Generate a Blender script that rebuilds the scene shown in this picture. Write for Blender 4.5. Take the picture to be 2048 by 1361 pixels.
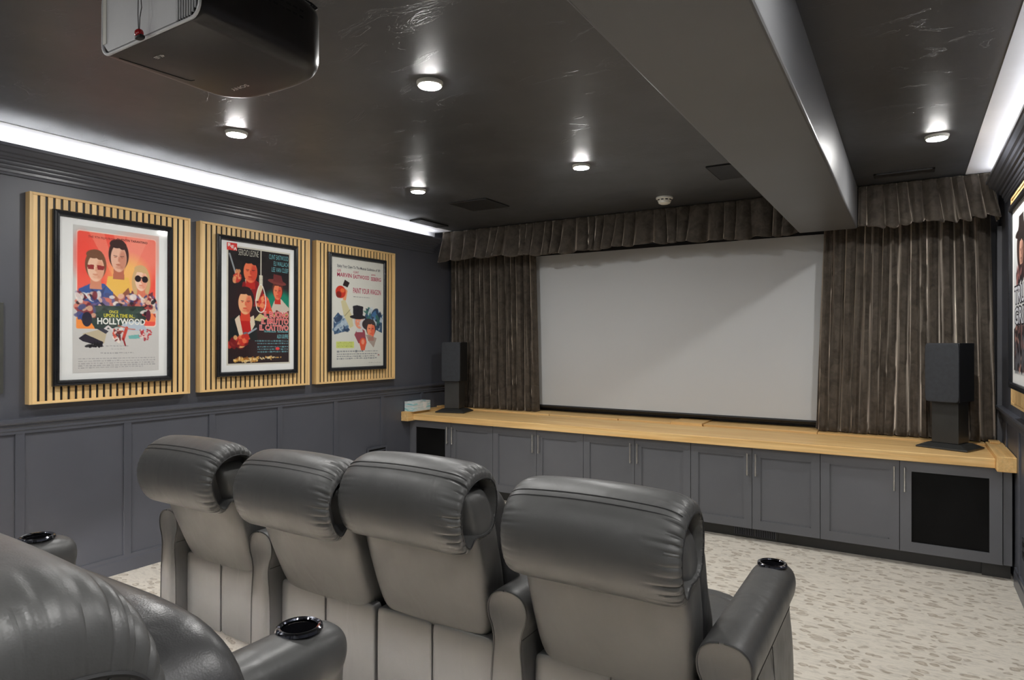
import bpy, bmesh, math, random
import numpy as np
from mathutils import Vector, Matrix
random.seed(7)
D = bpy.data
SC = bpy.context.scene
COL = SC.collection
PI = math.pi
for o in list(D.objects):
    D.objects.remove(o)

# ------------------------------------------------------------ camera, world, exposure
CAM_H = 1.5
yaw, pit, rol = math.radians(31.6), math.radians(0.15), math.radians(0.08)
cd = D.cameras.new('camera')
cd.sensor_width = 36.0
cd.lens = 1290.0 / 2048 * 36.0
cd.clip_start = 0.03
cam = D.objects.new('camera', cd)
COL.objects.link(cam)
fw = Vector((-math.sin(yaw) * math.cos(pit), math.cos(yaw) * math.cos(pit), math.sin(pit)))
r0 = Vector((math.cos(yaw), math.sin(yaw), 0))
u0 = r0.cross(fw)
rt = r0 * math.cos(rol) + u0 * math.sin(rol)
up = -r0 * math.sin(rol) + u0 * math.cos(rol)
M = Matrix((rt, up, -fw)).transposed().to_4x4()
M.translation = Vector((0, 0, CAM_H))
cam.matrix_world = M
SC.camera = cam
w = D.worlds.new('world')
SC.world = w
w.use_nodes = True
w.node_tree.nodes['Background'].inputs[0].default_value = (0.6, 0.65, 0.75, 1)
w.node_tree.nodes['Background'].inputs[1].default_value = 0.02
SC.view_settings.view_transform = 'Standard'
SC.view_settings.look = 'None'
SC.view_settings.gamma = 1
SC.view_settings.use_curve_mapping = False
SC.view_settings.exposure = 0.10
LAMP = 620.0       # radiance of the downlight lenses
COVE = 26.0        # radiance of the cove tapes
STEP = 200.0        # radiance of the tape under the riser nosing


# ------------------------------------------------------------ helpers
def s2l(c):
    return tuple(((x / 12.92) if x <= 0.04045 else ((x + 0.055) / 1.055) ** 2.4) for x in c)


def rgb(r, g, b):
    return s2l((r / 255.0, g / 255.0, b / 255.0)) + (1.0,)


class NT:
    def __init__(self, name):
        self.m = D.materials.new(name)
        self.m.use_nodes = True
        self.t = self.m.node_tree
        self.b = self.t.nodes['Principled BSDF']

    def n(self, kind, **kw):
        x = self.t.nodes.new(kind)
        for k, v in kw.items():
            if k in ('inputs',):
                for i, val in v.items():
                    x.inputs[i].default_value = val
            else:
                setattr(x, k, v)
        return x

    def l(self, a, b):
        self.t.links.new(a, b)

    def coords(self, scale=(1, 1, 1), kind='Object'):
        tc = self.n('ShaderNodeTexCoord')
        mp = self.n('ShaderNodeMapping')
        mp.inputs['Scale'].default_value = scale
        if kind == 'World':
            g = self.n('ShaderNodeNewGeometry')
            self.l(g.outputs['Position'], mp.inputs['Vector'])
        else:
            self.l(tc.outputs[kind], mp.inputs['Vector'])
        return mp.outputs[0]

    def noise(self, vec, scale=5, detail=3, rough=0.5, dist=0.0):
        x = self.n('ShaderNodeTexNoise')
        x.inputs['Scale'].default_value = scale
        x.inputs['Detail'].default_value = detail
        x.inputs['Roughness'].default_value = rough
        x.inputs['Distortion'].default_value = dist
        self.l(vec, x.inputs['Vector'])
        return x.outputs['Fac']

    def ramp(self, fac, stops):
        x = self.n('ShaderNodeValToRGB')
        cr = x.color_ramp
        while len(cr.elements) > 1:
            cr.elements.remove(cr.elements[-1])
        cr.elements[0].position = stops[0][0]
        cr.elements[0].color = stops[0][1]
        for p, c in stops[1:]:
            e = cr.elements.new(p)
            e.color = c
        self.l(fac, x.inputs[0])
        return x.outputs[0]

    def bump(self, h, strength=0.2, dist=0.01, prev=None):
        x = self.n('ShaderNodeBump')
        x.inputs['Strength'].default_value = strength
        x.inputs['Distance'].default_value = dist
        self.l(h, x.inputs['Height'])
        if prev is not None:
            self.l(prev, x.inputs['Normal'])
        self.l(x.outputs[0], self.b.inputs['Normal'])
        return x.outputs[0]

    def set(self, **kw):
        for k, v in kw.items():
            self.b.inputs[k.replace('_', ' ')].default_value = v
        return self


def g(v):
    return (v, v, v, 1)


def simple(name, col, rough=0.5, metal=0.0, var=0.12, nscale=6, bump=0.0, bscale=60, spec=0.5):
    t = NT(name)
    v = t.coords(kind='World')
    f = t.noise(v, nscale, 3)
    a = tuple(c * (1 - var) for c in col[:3]) + (1,)
    b = tuple(min(1, c * (1 + var)) for c in col[:3]) + (1,)
    t.l(t.ramp(f, [(0.3, a), (0.7, b)]), t.b.inputs['Base Color'])
    t.set(Roughness=rough, Metallic=metal, Specular_IOR_Level=spec)
    if bump:
        t.bump(t.noise(v, bscale, 2), bump, 0.002)
    return t.m


def glow(name, col, strength):
    t = NT(name)
    t.set(Base_Color=(0.8, 0.8, 0.8, 1), Emission_Color=col, Emission_Strength=strength, Roughness=0.4)
    return t.m


MT = {}
MT['paint'] = simple('dark satin wall paint', (0.088, 0.093, 0.112), 0.42, var=0.06, nscale=2.5, bump=0.12, bscale=45)
MT['beam'] = simple('satin grey beam paint', (0.125, 0.127, 0.132), 0.40, var=0.06, nscale=2.0, bump=0.05, bscale=30)
MT['trim'] = simple('dark satin trim paint', (0.088, 0.093, 0.112), 0.30, var=0.04, nscale=3, bump=0.05, bscale=30)
MT['cabinet'] = simple('grey cabinet lacquer', (0.118, 0.122, 0.134), 0.36, var=0.05, nscale=3, bump=0.04, bscale=90)
MT['white'] = simple('white cove paint', (0.80, 0.80, 0.82), 0.5, var=0.02)
MT['black'] = simple('matte black', (0.012, 0.012, 0.013), 0.55, var=0.2, nscale=20)
MT['frame'] = simple('black frame lacquer', (0.014, 0.015, 0.018), 0.22, var=0.15, nscale=10)
MT['speaker'] = simple('black speaker cloth', (0.030, 0.034, 0.041), 0.7, var=0.12, nscale=40, bump=0.4, bscale=500)
MT['speaker_side'] = simple('black speaker vinyl', (0.010, 0.011, 0.013), 0.5, var=0.15, nscale=60)
MT['stand'] = simple('satin black stand', (0.030, 0.031, 0.030), 0.36, var=0.1, nscale=12)
MT['nickel'] = simple('brushed nickel', (0.72, 0.70, 0.67), 0.28, metal=1.0, var=0.05, nscale=50)
MT['chrome'] = simple('dark chrome', (0.22, 0.23, 0.27), 0.08, metal=1.0, var=0.03)
MT['cup'] = simple('black cup plastic', (0.008, 0.008, 0.010), 0.15, var=0.1)
MT['screen'] = simple('matte screen cloth', (0.545, 0.565, 0.58), 0.75, var=0.015, nscale=1.5, spec=0.2)
MT['mat'] = simple('white mat board', (0.86, 0.87, 0.86), 0.8, var=0.02)
MT['plastic_white'] = simple('white plastic', (0.78, 0.77, 0.70), 0.4, var=0.02)
MT['meshcloth'] = simple('black door mesh', (0.004, 0.004, 0.004), 0.6, var=0.5, nscale=4, bump=0.4, bscale=700, spec=0.15)
MT['duct'] = simple('dark duct', (0.002, 0.002, 0.002), 0.8)
MT['silver'] = simple('silver projector panel', (0.90, 0.91, 0.94), 0.30, metal=0.0, var=0.08, nscale=5)
MT['proj'] = simple('black brown projector shell', (0.020, 0.017, 0.016), 0.34, var=0.1, nscale=30, bump=0.1, bscale=400)
MT['logo'] = simple('silver lettering', (0.85, 0.85, 0.82), 0.4, metal=0.0, var=0.02)
MT['red'] = simple('red bead plastic', (0.45, 0.01, 0.015), 0.2, var=0.1)
MT['lens'] = glow('downlight lens', (1.0, 0.985, 0.955, 1), LAMP)
MT['tape'] = glow('cove tape', (0.93, 0.95, 1.0, 1), COVE)
MT['step'] = glow('step tape', (1.0, 0.95, 0.94, 1), STEP)


def m_ceiling():
    t = NT('black plaster ceiling')
    v = t.coords(kind='World')
    big = t.noise(v, 0.8, 3)
    t.l(t.ramp(big, [(0.3, (0.035, 0.038, 0.045, 1)), (0.7, (0.052, 0.056, 0.064, 1))]), t.b.inputs['Base Color'])
    t.l(t.ramp(t.noise(v, 2.2, 4, 0.6), [(0.3, g(0.38)), (0.75, g(0.52))]), t.b.inputs['Roughness'])
    b1 = t.bump(t.noise(v, 1.3, 2), 0.25, 0.02)
    # trowel scars: sparse, sharp edged flakes in the plaster
    vs = t.coords((1.0, 2.2, 1.0), 'World')
    f = t.noise(vs, 3.2, 6, 0.62, 1.2)
    e = t.ramp(f, [(0.60, g(0)), (0.615, g(1)), (0.66, g(0.75)), (0.75, g(0.3))])
    b2 = t.bump(e, 0.5, 0.0022, b1)
    t.bump(t.noise(v, 110, 2), 0.06, 0.002, b2)
    t.set(Specular_IOR_Level=1.0)
    return t.m


def m_carpet():
    t = NT('sculpted beige carpet')
    v = t.coords((0.72, 1.18, 1), 'World')
    d = t.n('ShaderNodeTexNoise')
    d.inputs['Scale'].default_value = 7
    d.inputs['Detail'].default_value = 3
    t.l(v, d.inputs['Vector'])
    mx = t.n('ShaderNodeVectorMath', operation='MULTIPLY_ADD')
    t.l(d.outputs['Color'], mx.inputs[0])
    mx.inputs[1].default_value = (0.10, 0.10, 0.10)
    t.l(v, mx.inputs[2])
    vo = t.n('ShaderNodeTexVoronoi')
    vo.inputs['Scale'].default_value = 21
    vo.inputs['Randomness'].default_value = 0.95
    t.l(mx.outputs[0], vo.inputs['Vector'])
    lig = rgb(220, 213, 200)
    mid = rgb(190, 179, 163)
    drk = rgb(174, 163, 147)
    c1 = t.ramp(vo.outputs['Distance'], [(0.0, mid), (0.20, mid), (0.27, drk), (0.36, drk), (0.43, lig), (1, lig)])
    # only some cells carry a spot
    sep = t.n('ShaderNodeSeparateColor')
    t.l(vo.outputs['Color'], sep.inputs[0])
    n2 = t.noise(mx.outputs[0], 22, 4, 0.65, 0.6)
    msk = t.n('ShaderNodeMath', operation='MULTIPLY')
    t.l(t.ramp(sep.outputs[0], [(0.12, g(0.0)), (0.30, g(1))]), msk.inputs[0])
    t.l(t.ramp(n2, [(0.40, g(0.35)), (0.52, g(1))]), msk.inputs[1])
    mix = t.n('ShaderNodeMix', data_type='RGBA')
    t.l(msk.outputs[0], mix.inputs['Factor'])
    mix.inputs['A'].default_value = lig
    t.l(c1, mix.inputs['B'])
    fl = t.ramp(t.noise(t.coords((0.5, 1.6, 1), 'World'), 24, 4, 0.7, 1.2), [(0.38, g(0.78)), (0.54, g(1))])
    mul = t.n('ShaderNodeMix', data_type='RGBA', blend_type='MULTIPLY')
    mul.inputs['Factor'].default_value = 0.8
    t.l(mix.outputs['Result'], mul.inputs['A'])
    t.l(fl, mul.inputs['B'])
    t.l(mul.outputs['Result'], t.b.inputs['Base Color'])
    t.set(Roughness=0.95, Specular_IOR_Level=0.1, Sheen_Weight=0.2)
    b = t.bump(mix.outputs['Result'], 0.6, 0.004)
    t.bump(t.noise(t.coords(kind='World'), 420, 2), 0.35, 0.003, b)
    return t.m


def m_wood(name, axis, c1, c2, rough=0.45, seedoff=0.0):
    t = NT(name)
    sc = [7.0, 7.0, 7.0]
    sc['xyz'.index(axis)] = 0.45
    v = t.coords(tuple(sc), 'World')
    n1 = t.noise(v, 1.6, 5, 0.6, 1.2)
    sc2 = [60.0, 60.0, 60.0]
    sc2['xyz'.index(axis)] = 1.4
    n2 = t.noise(t.coords(tuple(sc2), 'World'), 1.0, 3, 0.6)
    cm = tuple((a + b) / 2 for a, b in zip(c1, c2))
    base = t.ramp(n1, [(0.25, c2), (0.5, cm), (0.72, c1)])
    oi = t.n('ShaderNodeObjectInfo')
    tone = t.ramp(oi.outputs['Random'], [(0, g(0.86)), (1, g(1.08))])
    m1 = t.n('ShaderNodeMix', data_type='RGBA', blend_type='MULTIPLY')
    m1.inputs['Factor'].default_value = 1
    t.l(base, m1.inputs['A'])
    t.l(tone, m1.inputs['B'])
    m2 = t.n('ShaderNodeMix', data_type='RGBA', blend_type='MULTIPLY')
    m2.inputs['Factor'].default_value = 0.55
    t.l(m1.outputs['Result'], m2.inputs['A'])
    t.l(t.ramp(n2, [(0.35, g(0.72)), (0.6, g(1))]), m2.inputs['B'])
    # knots
    kv = [2.4, 2.4, 2.4]
    kv['xyz'.index(axis)] = 0.9
    vo = t.n('ShaderNodeTexVoronoi')
    vo.inputs['Scale'].default_value = 1.3
    t.l(t.coords(tuple(kv), 'World'), vo.inputs['Vector'])
    m3 = t.n('ShaderNodeMix', data_type='RGBA', blend_type='MULTIPLY')
    m3.inputs['Factor'].default_value = 0.8
    t.l(m2.outputs['Result'], m3.inputs['A'])
    t.l(t.ramp(vo.outputs['Distance'], [(0.0, g(0.25)), (0.035, g(0.45)), (0.06, g(1))]), m3.inputs['B'])
    t.l(m3.outputs['Result'], t.b.inputs['Base Color'])
    t.set(Roughness=rough, Specular_IOR_Level=0.35)
    t.bump(n2, 0.12, 0.002)
    return t.m


def m_velvet():
    t = NT('taupe velvet')
    v = t.coords(kind='World')
    f = t.noise(v, 14, 5, 0.65, 0.8)
    t.l(t.ramp(f, [(0.3, (0.040, 0.033, 0.026, 1)), (0.7, (0.105, 0.087, 0.070, 1))]), t.b.inputs['Base Color'])
    t.set(Roughness=0.75, Sheen_Weight=0.8, Sheen_Roughness=0.28, Specular_IOR_Level=0.25)
    t.b.inputs['Sheen Tint'].default_value = (0.80, 0.70, 0.60, 1)
    nb = t.bump(t.noise(v, 90, 3), 0.15, 0.002)
    sh = t.n('ShaderNodeBsdfSheen')
    sh.inputs['Color'].default_value = (0.95, 0.84, 0.72, 1)
    sh.inputs['Roughness'].default_value = 0.32
    t.l(nb, sh.inputs['Normal'])
    ad = t.n('ShaderNodeAddShader')
    out = t.t.nodes['Material Output']
    t.l(t.b.outputs[0], ad.inputs[0])
    t.l(sh.outputs[0], ad.inputs[1])
    t.l(ad.outputs[0], out.inputs['Surface'])
    return t.m


def m_leather(name, col, rough):
    t = NT(name)
    v = t.coords(kind='Object')
    f = t.noise(v, 3, 3)
    a = tuple(c * 0.92 for c in col) + (1,)
    b = tuple(c * 1.08 for c in col) + (1,)
    t.l(t.ramp(f, [(0.3, a), (0.7, b)]), t.b.inputs['Base Color'])
    t.l(t.ramp(t.noise(v, 9, 3), [(0.3, g(rough - 0.05)), (0.7, g(rough + 0.06))]), t.b.inputs['Roughness'])
    vo = t.n('ShaderNodeTexVoronoi')
    vo.inputs['Scale'].default_value = 420
    t.l(v, vo.inputs['Vector'])
    b1 = t.bump(vo.outputs['Distance'], 0.10, 0.001)
    b2 = t.bump(t.noise(v, 7, 3, 0.5, 0.6), 0.10, 0.010, b1)
    # long soft creases
    t.bump(t.noise(t.coords((4.0, 4.0, 1.2)), 2.6, 2, 0.45, 1.2), 0.22, 0.012, b2)
    t.set(Specular_IOR_Level=0.5)
    return t.m


def m_print():
    t = NT('poster print')
    a = t.n('ShaderNodeVertexColor')
    a.layer_name = 'ink'
    t.l(a.outputs['Color'], t.b.inputs['Base Color'])
    t.set(Roughness=0.6, Specular_IOR_Level=0.2)
    return t.m


def m_glass():
    m = D.materials.new('clear picture glazing')
    m.use_nodes = True
    t = m.node_tree
    t.nodes.clear()
    out = t.nodes.new('ShaderNodeOutputMaterial')
    mx = t.nodes.new('ShaderNodeMixShader')
    tr = t.nodes.new('ShaderNodeBsdfTransparent')
    gl = t.nodes.new('ShaderNodeBsdfGlossy')
    gl.inputs['Roughness'].default_value = 0.06
    mx.inputs[0].default_value = 0.018
    t.links.new(tr.outputs[0], mx.inputs[1])
    t.links.new(gl.outputs[0], mx.inputs[2])
    t.links.new(mx.outputs[0], out.inputs[0])
    return m


def m_tissue():
    t = NT('watercolour carton')
    v = t.coords((1, 1, 9), 'Object')
    f = t.noise(v, 4.5, 4, 0.6, 0.8)
    t.l(t.ramp(f, [(0.30, rgb(70, 170, 180)), (0.42, rgb(150, 210, 215)), (0.5, rgb(232, 238, 238)), (0.58, rgb(200, 205, 205)), (0.68, rgb(120, 195, 200))]), t.b.inputs['Base Color'])
    t.set(Roughness=0.5)
    return t.m


MT['ceiling'] = m_ceiling()
MT['carpet'] = m_carpet()
OAK1, OAK2 = rgb(251, 216, 154), rgb(224, 174, 106)
MT['oak_x'] = m_wood('oak worktop', 'x', OAK1, OAK2)
MT['oak_y'] = m_wood('oak end beam', 'y', OAK1, OAK2)
MT['oak_z'] = m_wood('oak slat', 'z', rgb(252, 218, 160), rgb(234, 190, 126))
MT['oak_frame_y'] = m_wood('oak frame rail', 'y', rgb(252, 218, 160), rgb(234, 190, 126))
MT['velvet'] = m_velvet()
MT['leather'] = m_leather('charcoal leather', (0.072, 0.072, 0.071), 0.41)
MT['leather_dark'] = m_leather('darker charcoal leather', (0.034, 0.034, 0.035), 0.34)
MT['thread'] = simple('seam piping', (0.022, 0.022, 0.023), 0.5)
MT['print'] = m_print()
MT['glass'] = m_glass()
MT['tissue'] = m_tissue()
MT['switch'] = simple('dark olive panel', (0.050, 0.052, 0.046), 0.5)


class MB:
    """collects shapes into one mesh"""
    def __init__(s):
        s.v = []
        s.f = []

    def box(s, x0, x1, y0, y1, z0, z1):
        b = len(s.v)
        s.v += [(x0, y0, z0), (x1, y0, z0), (x1, y1, z0), (x0, y1, z0), (x0, y0, z1), (x1, y0, z1), (x1, y1, z1), (x0, y1, z1)]
        s.f += [tuple(b + i for i in q) for q in ((0, 3, 2, 1), (4, 5, 6, 7), (0, 1, 5, 4), (1, 2, 6, 5), (2, 3, 7, 6), (3, 0, 4, 7))]
        return s

    def loft(s, rings, caps=True, closed=True):
        b = len(s.v)
        n = len(rings[0])
        for r in rings:
            s.v += [tuple(p) for p in r]
        for k in range(len(rings) - 1):
            for i in range(n if closed else n - 1):
                j = (i + 1) % n
                s.f.append((b + k * n + i, b + k * n + j, b + (k + 1) * n + j, b + (k + 1) * n + i))
        if caps:
            s.f.append(tuple(b + i for i in range(n))[::-1])
            s.f.append(tuple(b + (len(rings) - 1) * n + i for i in range(n)))
        return s

    def grid(s, pts):
        """pts[i][j]"""
        return s.loft(pts, caps=False, closed=False)

    def prism(s, prof, a0, a1, axis='y'):
        def P(p, a):
            if axis == 'y':
                return (p[0], a, p[1])
            if axis == 'x':
                return (a, p[0], p[1])
            return (p[0], p[1], a)
        return s.loft([[P(p, a0) for p in prof], [P(p, a1) for p in prof]])

    def tube(s, pts, r, n=6, closed=False, caps=True):
        pts = [Vector(p) for p in pts]
        rings = []
        m = len(pts)
        prevu = None
        for i, p in enumerate(pts):
            if closed:
                t = (pts[(i + 1) % m] - pts[i - 1]).normalized()
            else:
                t = (pts[min(i + 1, m - 1)] - pts[max(i - 1, 0)]).normalized()
            if prevu is None:
                a = Vector((0, 0, 1)) if abs(t.z) < 0.9 else Vector((1, 0, 0))
                u = t.cross(a).normalized()
            else:
                u = (prevu - t * prevu.dot(t)).normalized()
            prevu = u
            v = t.cross(u)
            rings.append([p + (u * math.cos(k * 2 * PI / n) + v * math.sin(k * 2 * PI / n)) * r for k in range(n)])
        if closed:
            rings.append(rings[0])
            return s.loft(rings, caps=False)
        return s.loft(rings, caps=caps)

    def lathe(s, prof, c, n=32, caps=False):
        rings = [[(c[0] + r * math.cos(k * 2 * PI / n), c[1] + r * math.sin(k * 2 * PI / n), c[2] + z) for k in range(n)] for r, z in prof]
        return s.loft(rings, caps=caps)

    def pillow(s, c, h, e=4, n=12, fn=None):
        """rounded box of half sizes h about c"""
        b = len(s.v)
        idx = {}
        def add(p):
            key = tuple(round(x, 5) for x in p)
            if key in idx:
                return idx[key]
            q = sum(abs(x) ** e for x in p) ** (1.0 / e)
            v = [c[i] + h[i] * p[i] / q for i in range(3)]
            if fn:
                v = fn(v, [p[i] / q for i in range(3)])
            s.v.append(tuple(v))
            idx[key] = len(s.v) - 1
            return idx[key]
        # cosine-ish spacing keeps the corners well sampled
        ts = [math.sin((i / n - 0.5) * PI * 0.92) / math.sin(0.5 * PI * 0.92) for i in range(n + 1)]
        for ax in range(3):
            for sg in (-1, 1):
                for i in range(n):
                    for j in range(n):
                        q = []
                        for (ii, jj) in ((i, j), (i + 1, j), (i + 1, j + 1), (i, j + 1)):
                            p = [0, 0, 0]
                            p[ax] = sg
                            p[(ax + 1) % 3] = ts[ii]
                            p[(ax + 2) % 3] = ts[jj]
                            q.append(add(p))
                        if sg < 0:
                            q = q[::-1]
                        s.f.append(tuple(q))
        return s

    def map(s, fn):
        s.v = [tuple(fn(Vector(p))) for p in s.v]
        return s

    def mesh(s, name, mat, smooth=False, bevel=0.0, seg=2):
        me = D.meshes.new(name)
        me.from_pydata(s.v, [], s.f)
        me.validate()
        bm = bmesh.new()
        bm.from_mesh(me)
        bmesh.ops.recalc_face_normals(bm, faces=bm.faces[:])
        if bevel:
            es = [e for e in bm.edges if len(e.link_faces) == 2 and e.calc_face_angle(0) > 0.5]
            bmesh.ops.bevel(bm, geom=es, offset=bevel, segments=seg, affect='EDGES', profile=0.5)
        bm.to_mesh(me)
        bm.free()
        if smooth:
            me.polygons.foreach_set('use_smooth', [True] * len(me.polygons))
            try:
                me.set_sharp_from_angle(angle=smooth if smooth is not True else 0.7)
            except Exception:
                pass
        me.materials.append(mat)
        return me


def link(name, me, parent=None, loc=(0, 0, 0), rz=0.0):
    o = D.objects.new(name, me)
    COL.objects.link(o)
    o.location = loc
    o.rotation_euler = (0, 0, rz)
    if parent is not None:
        o.parent = parent
    return o


def obj(name, mb, mat, parent=None, smooth=False, bevel=0.0, seg=2, loc=(0, 0, 0), rz=0.0):
    return link(name, mb.mesh(name, mat, smooth, bevel, seg), parent, loc, rz)


def thing(name, label, cat, loc=(0, 0, 0), rz=0.0, group=None):
    o = D.objects.new(name, None)
    o.empty_display_size = 0.1
    COL.objects.link(o)
    o.location = loc
    o.rotation_euler = (0, 0, rz)
    tag(o, label, cat, group)
    return o


def tag(o, label, cat, group=None):
    o['label'] = label
    o['category'] = cat
    if group:
        o['group'] = group
    return o


def struct(o, label=None):
    o['kind'] = 'structure'
    if label:
        o['label'] = label
    return o


def copy_tree(o, parent=None):
    c = o.copy()
    COL.objects.link(c)
    c.parent = parent
    for ch in list(o.children):
        copy_tree(ch, c)
    return c


# ------------------------------------------------------------ the room
XL, XR, YF, YB, ZC = -4.345, 0.565, 5.95, -2.3, 2.67
struct(obj('floor', MB().box(XL - .1, XR + .1, YB - .1, YF + .1, -.1, 0), MT['carpet']), 'cream carpet with a mottled tan spot pattern')
struct(obj('floor_riser', MB().box(XL, XR, YB, 1.30, 0.0, .16).box(XL, XR, YB, 1.34, .16, .18), MT['carpet'], bevel=.004), 'raised carpeted step carrying the rear row of recliners')
struct(obj('ceiling', MB().box(XL - .1, XR + .1, YB - .1, YF + .1, ZC, ZC + .1), MT['ceiling']), 'glossy black plaster ceiling with trowel marks')
wl = struct(obj('wall_left', MB().box(XL - .1, XL, YB - .1, YF + .1, 0, ZC), MT['paint']), 'dark blue grey wall with board and batten wainscot')
wr = struct(obj('wall_right', MB().box(XR, XR + .1, YB - .1, YF + .1, 0, ZC), MT['paint']), 'dark blue grey wall behind the black and white poster')
struct(obj('wall_front', MB().box(XL, XR, YF, YF + .1, 0, ZC), MT['paint']), 'dark wall behind the projection screen')
struct(obj('wall_back', MB().box(XL, XR, YB - .1, YB, 0, ZC), MT['paint']))
struct(obj('ceiling_beam', MB().box(-.73, -.327, YB, 5.46, 2.35, ZC), MT['beam'], bevel=.012, seg=3), 'dark boxed beam running to the curtains')
# white painted bands over the coves
for nm, x0, x1 in (('trim_1', XL, -4.115), ('trim_2', .335, XR)):
    struct(obj(nm, MB().box(x0, x1, YB, 5.47, ZC - .003, ZC), MT['white']), 'white painted ceiling band above the cove light')
for nm, x0, x1 in (('trim_3', XL, XL + .004), ('trim_4', XR - .004, XR)):
    struct(obj(nm, MB().box(x0, x1, YB, 5.47, 2.56, ZC - .003), MT['white']))


def wall_prism(prof, side, y0, y1):
    """prof = (distance from wall, z)"""
    if side == 'left':
        p = [(XL + d, z) for d, z in prof]
    else:
        p = [(XR - d, z) for d, z in prof][::-1]
    return MB().prism(p, y0, y1)


crown = [(0, 2.440), (.014, 2.440), (.016, 2.452), (.022, 2.456), (.022, 2.470), (.030, 2.474), (.034, 2.484), (.034, 2.492),
         (.046, 2.496), (.050, 2.504), (.050, 2.512), (.064, 2.516), (.070, 2.524), (.082, 2.530), (.090, 2.542), (.104, 2.548),
         (.114, 2.562), (.120, 2.572), (.130, 2.576), (.130, 2.593), (.118, 2.593), (.112, 2.578), (.0, 2.560)]
rail = [(0, .968), (.012, .968), (.012, .984), (.018, .990), (.018, 1.004), (.022, 1.010), (.022, 1.020), (.034, 1.026),
        (.038, 1.034), (.038, 1.050), (.0, 1.052)]
base = [(0, 0), (.014, 0), (.014, .080), (.010, .092), (.010, .112), (0, .114)]
struct(obj('trim_5', wall_prism(crown, 'left', YB, 5.44), MT['trim']), 'dark stepped crown moulding above the three colour posters')
crR = [(d * .90, z) for d, z in crown]
struct(obj('trim_6', wall_prism(crR, 'right', YB, 5.44), MT['trim']), 'dark stepped crown moulding above the black and white poster')
struct(obj('trim_7', wall_prism(rail, 'left', YB, YF), MT['trim']), 'dark chair rail under the three colour posters')
struct(obj('trim_8', wall_prism(rail, 'right', YB, YF), MT['trim']), 'dark chair rail under the black and white poster')
struct(obj('baseboard_left', wall_prism(base, 'left', YB, 5.02), MT['trim']))
struct(obj('baseboard_right', wall_prism(base, 'right', 1.30, 5.02), MT['trim']))
bat = MB().box(0, .010, 0, .047, .10, .97).mesh('batten', MT['trim'], bevel=.0012, seg=1)
for k in range(-6, 8):
    y = 1.649 + .598 * k
    link('batten', bat, wl, (XL, y, 0))
for k in range(-6, 8):
    y = 1.85 + .598 * k
    if y < 5.9:
        link('batten', bat, wr, (XR - .010, y, 0))
struct(obj('trim_9', MB().box(.538, XR, 5.74, 5.80, .78, 2.33), MT['cabinet']), 'narrow upright trim beside the curtain')

# cove tapes
for side, x, lab in (('left', XL + .055, 'long cool white light tape on the crown above the colour posters'),
                     ('right', XR - .050, 'long cool white light tape on the crown above the black and white poster')):
    t = thing('led_strip', lab, 'light strip', (x, 0, 2.572))
    obj('channel', MB().box(-.010, .010, YB + .05, 5.38, 0, .005), MT['plastic_white'], t)
    obj('light_tape', MB().box(-.006, .006, YB + .06, 5.37, .005, .009), MT['tape'], t)
t = thing('led_strip', 'light tape tucked under the carpeted step nosing', 'light strip', (0, 1.30, .1505))
obj('light_tape', MB().box(XL + .05, XR - .05, .0005, .006, 0, .007), MT['step'], t)

# ------------------------------------------------------------ downlights
LG = 'round ceiling downlights'


def downlight(x, y, label):
    t = thing('downlight', label, 'ceiling light', (x, y, ZC), group=LG)
    obj('trim_ring', MB().lathe([(.001, 0), (.060, 0), (.060, -.004), (.056, -.016), (.050, -.018), (.050, -.012), (.001, -.012)], (0, 0, 0), 36), MT['plastic_white'], t, smooth=True)
    obj('lens', MB().lathe([(.0499, -.013), (.0495, -.019), (.040, -.0215), (.02, -.023), (.0008, -.0233)], (0, 0, 0), 36), MT['lens'], t, smooth=True)


downlight(-1.84, 2.28, 'round white ceiling light, largest in view, ahead of the projector')
downlight(-3.20, 2.26, 'round white ceiling light just past the projector toward the cove')
downlight(-1.85, 3.88, 'round white ceiling light between smoke alarm and projector')
downlight(-3.22, 3.85, 'small round white ceiling light close to the square ceiling speaker by the cove')
downlight(.136, 4.37, 'round white ceiling light between the beam and the wide cove glow')
for x, y in ((-3.2, .68), (.13, 1.7), (.13, .4), (-1.85, -.95), (-3.2, -.95), (.13, -.8)):
    downlight(x, y, 'round white ceiling light over the rear seats, out of shot')

# ------------------------------------------------------------ ceiling fittings
t = thing('ceiling_speaker', 'square black ceiling speaker cover between the posters and the smoke alarm', 'speaker', (-3.115, 4.53, ZC))
obj('grille', MB().box(-.185, .185, -.175, .175, -.009, -.001), MT['speaker_side'], t, bevel=.003)
obj('rim', MB().tube([(-.187, -.177, -.006), (.187, -.177, -.006), (.187, .177, -.006), (-.187, .177, -.006)], .004, 6, True), MT['black'], t)
t = thing('ceiling_speaker', 'square black ceiling speaker cover partly hidden by the beam', 'speaker', (-.965, 4.53, ZC))
obj('grille', MB().box(-.185, .185, -.190, .190, -.009, -.001), MT['speaker_side'], t, bevel=.003)
obj('rim', MB().tube([(-.187, -.192, -.006), (.187, -.192, -.006), (.187, .192, -.006), (-.187, .192, -.006)], .004, 6, True), MT['black'], t)


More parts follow.
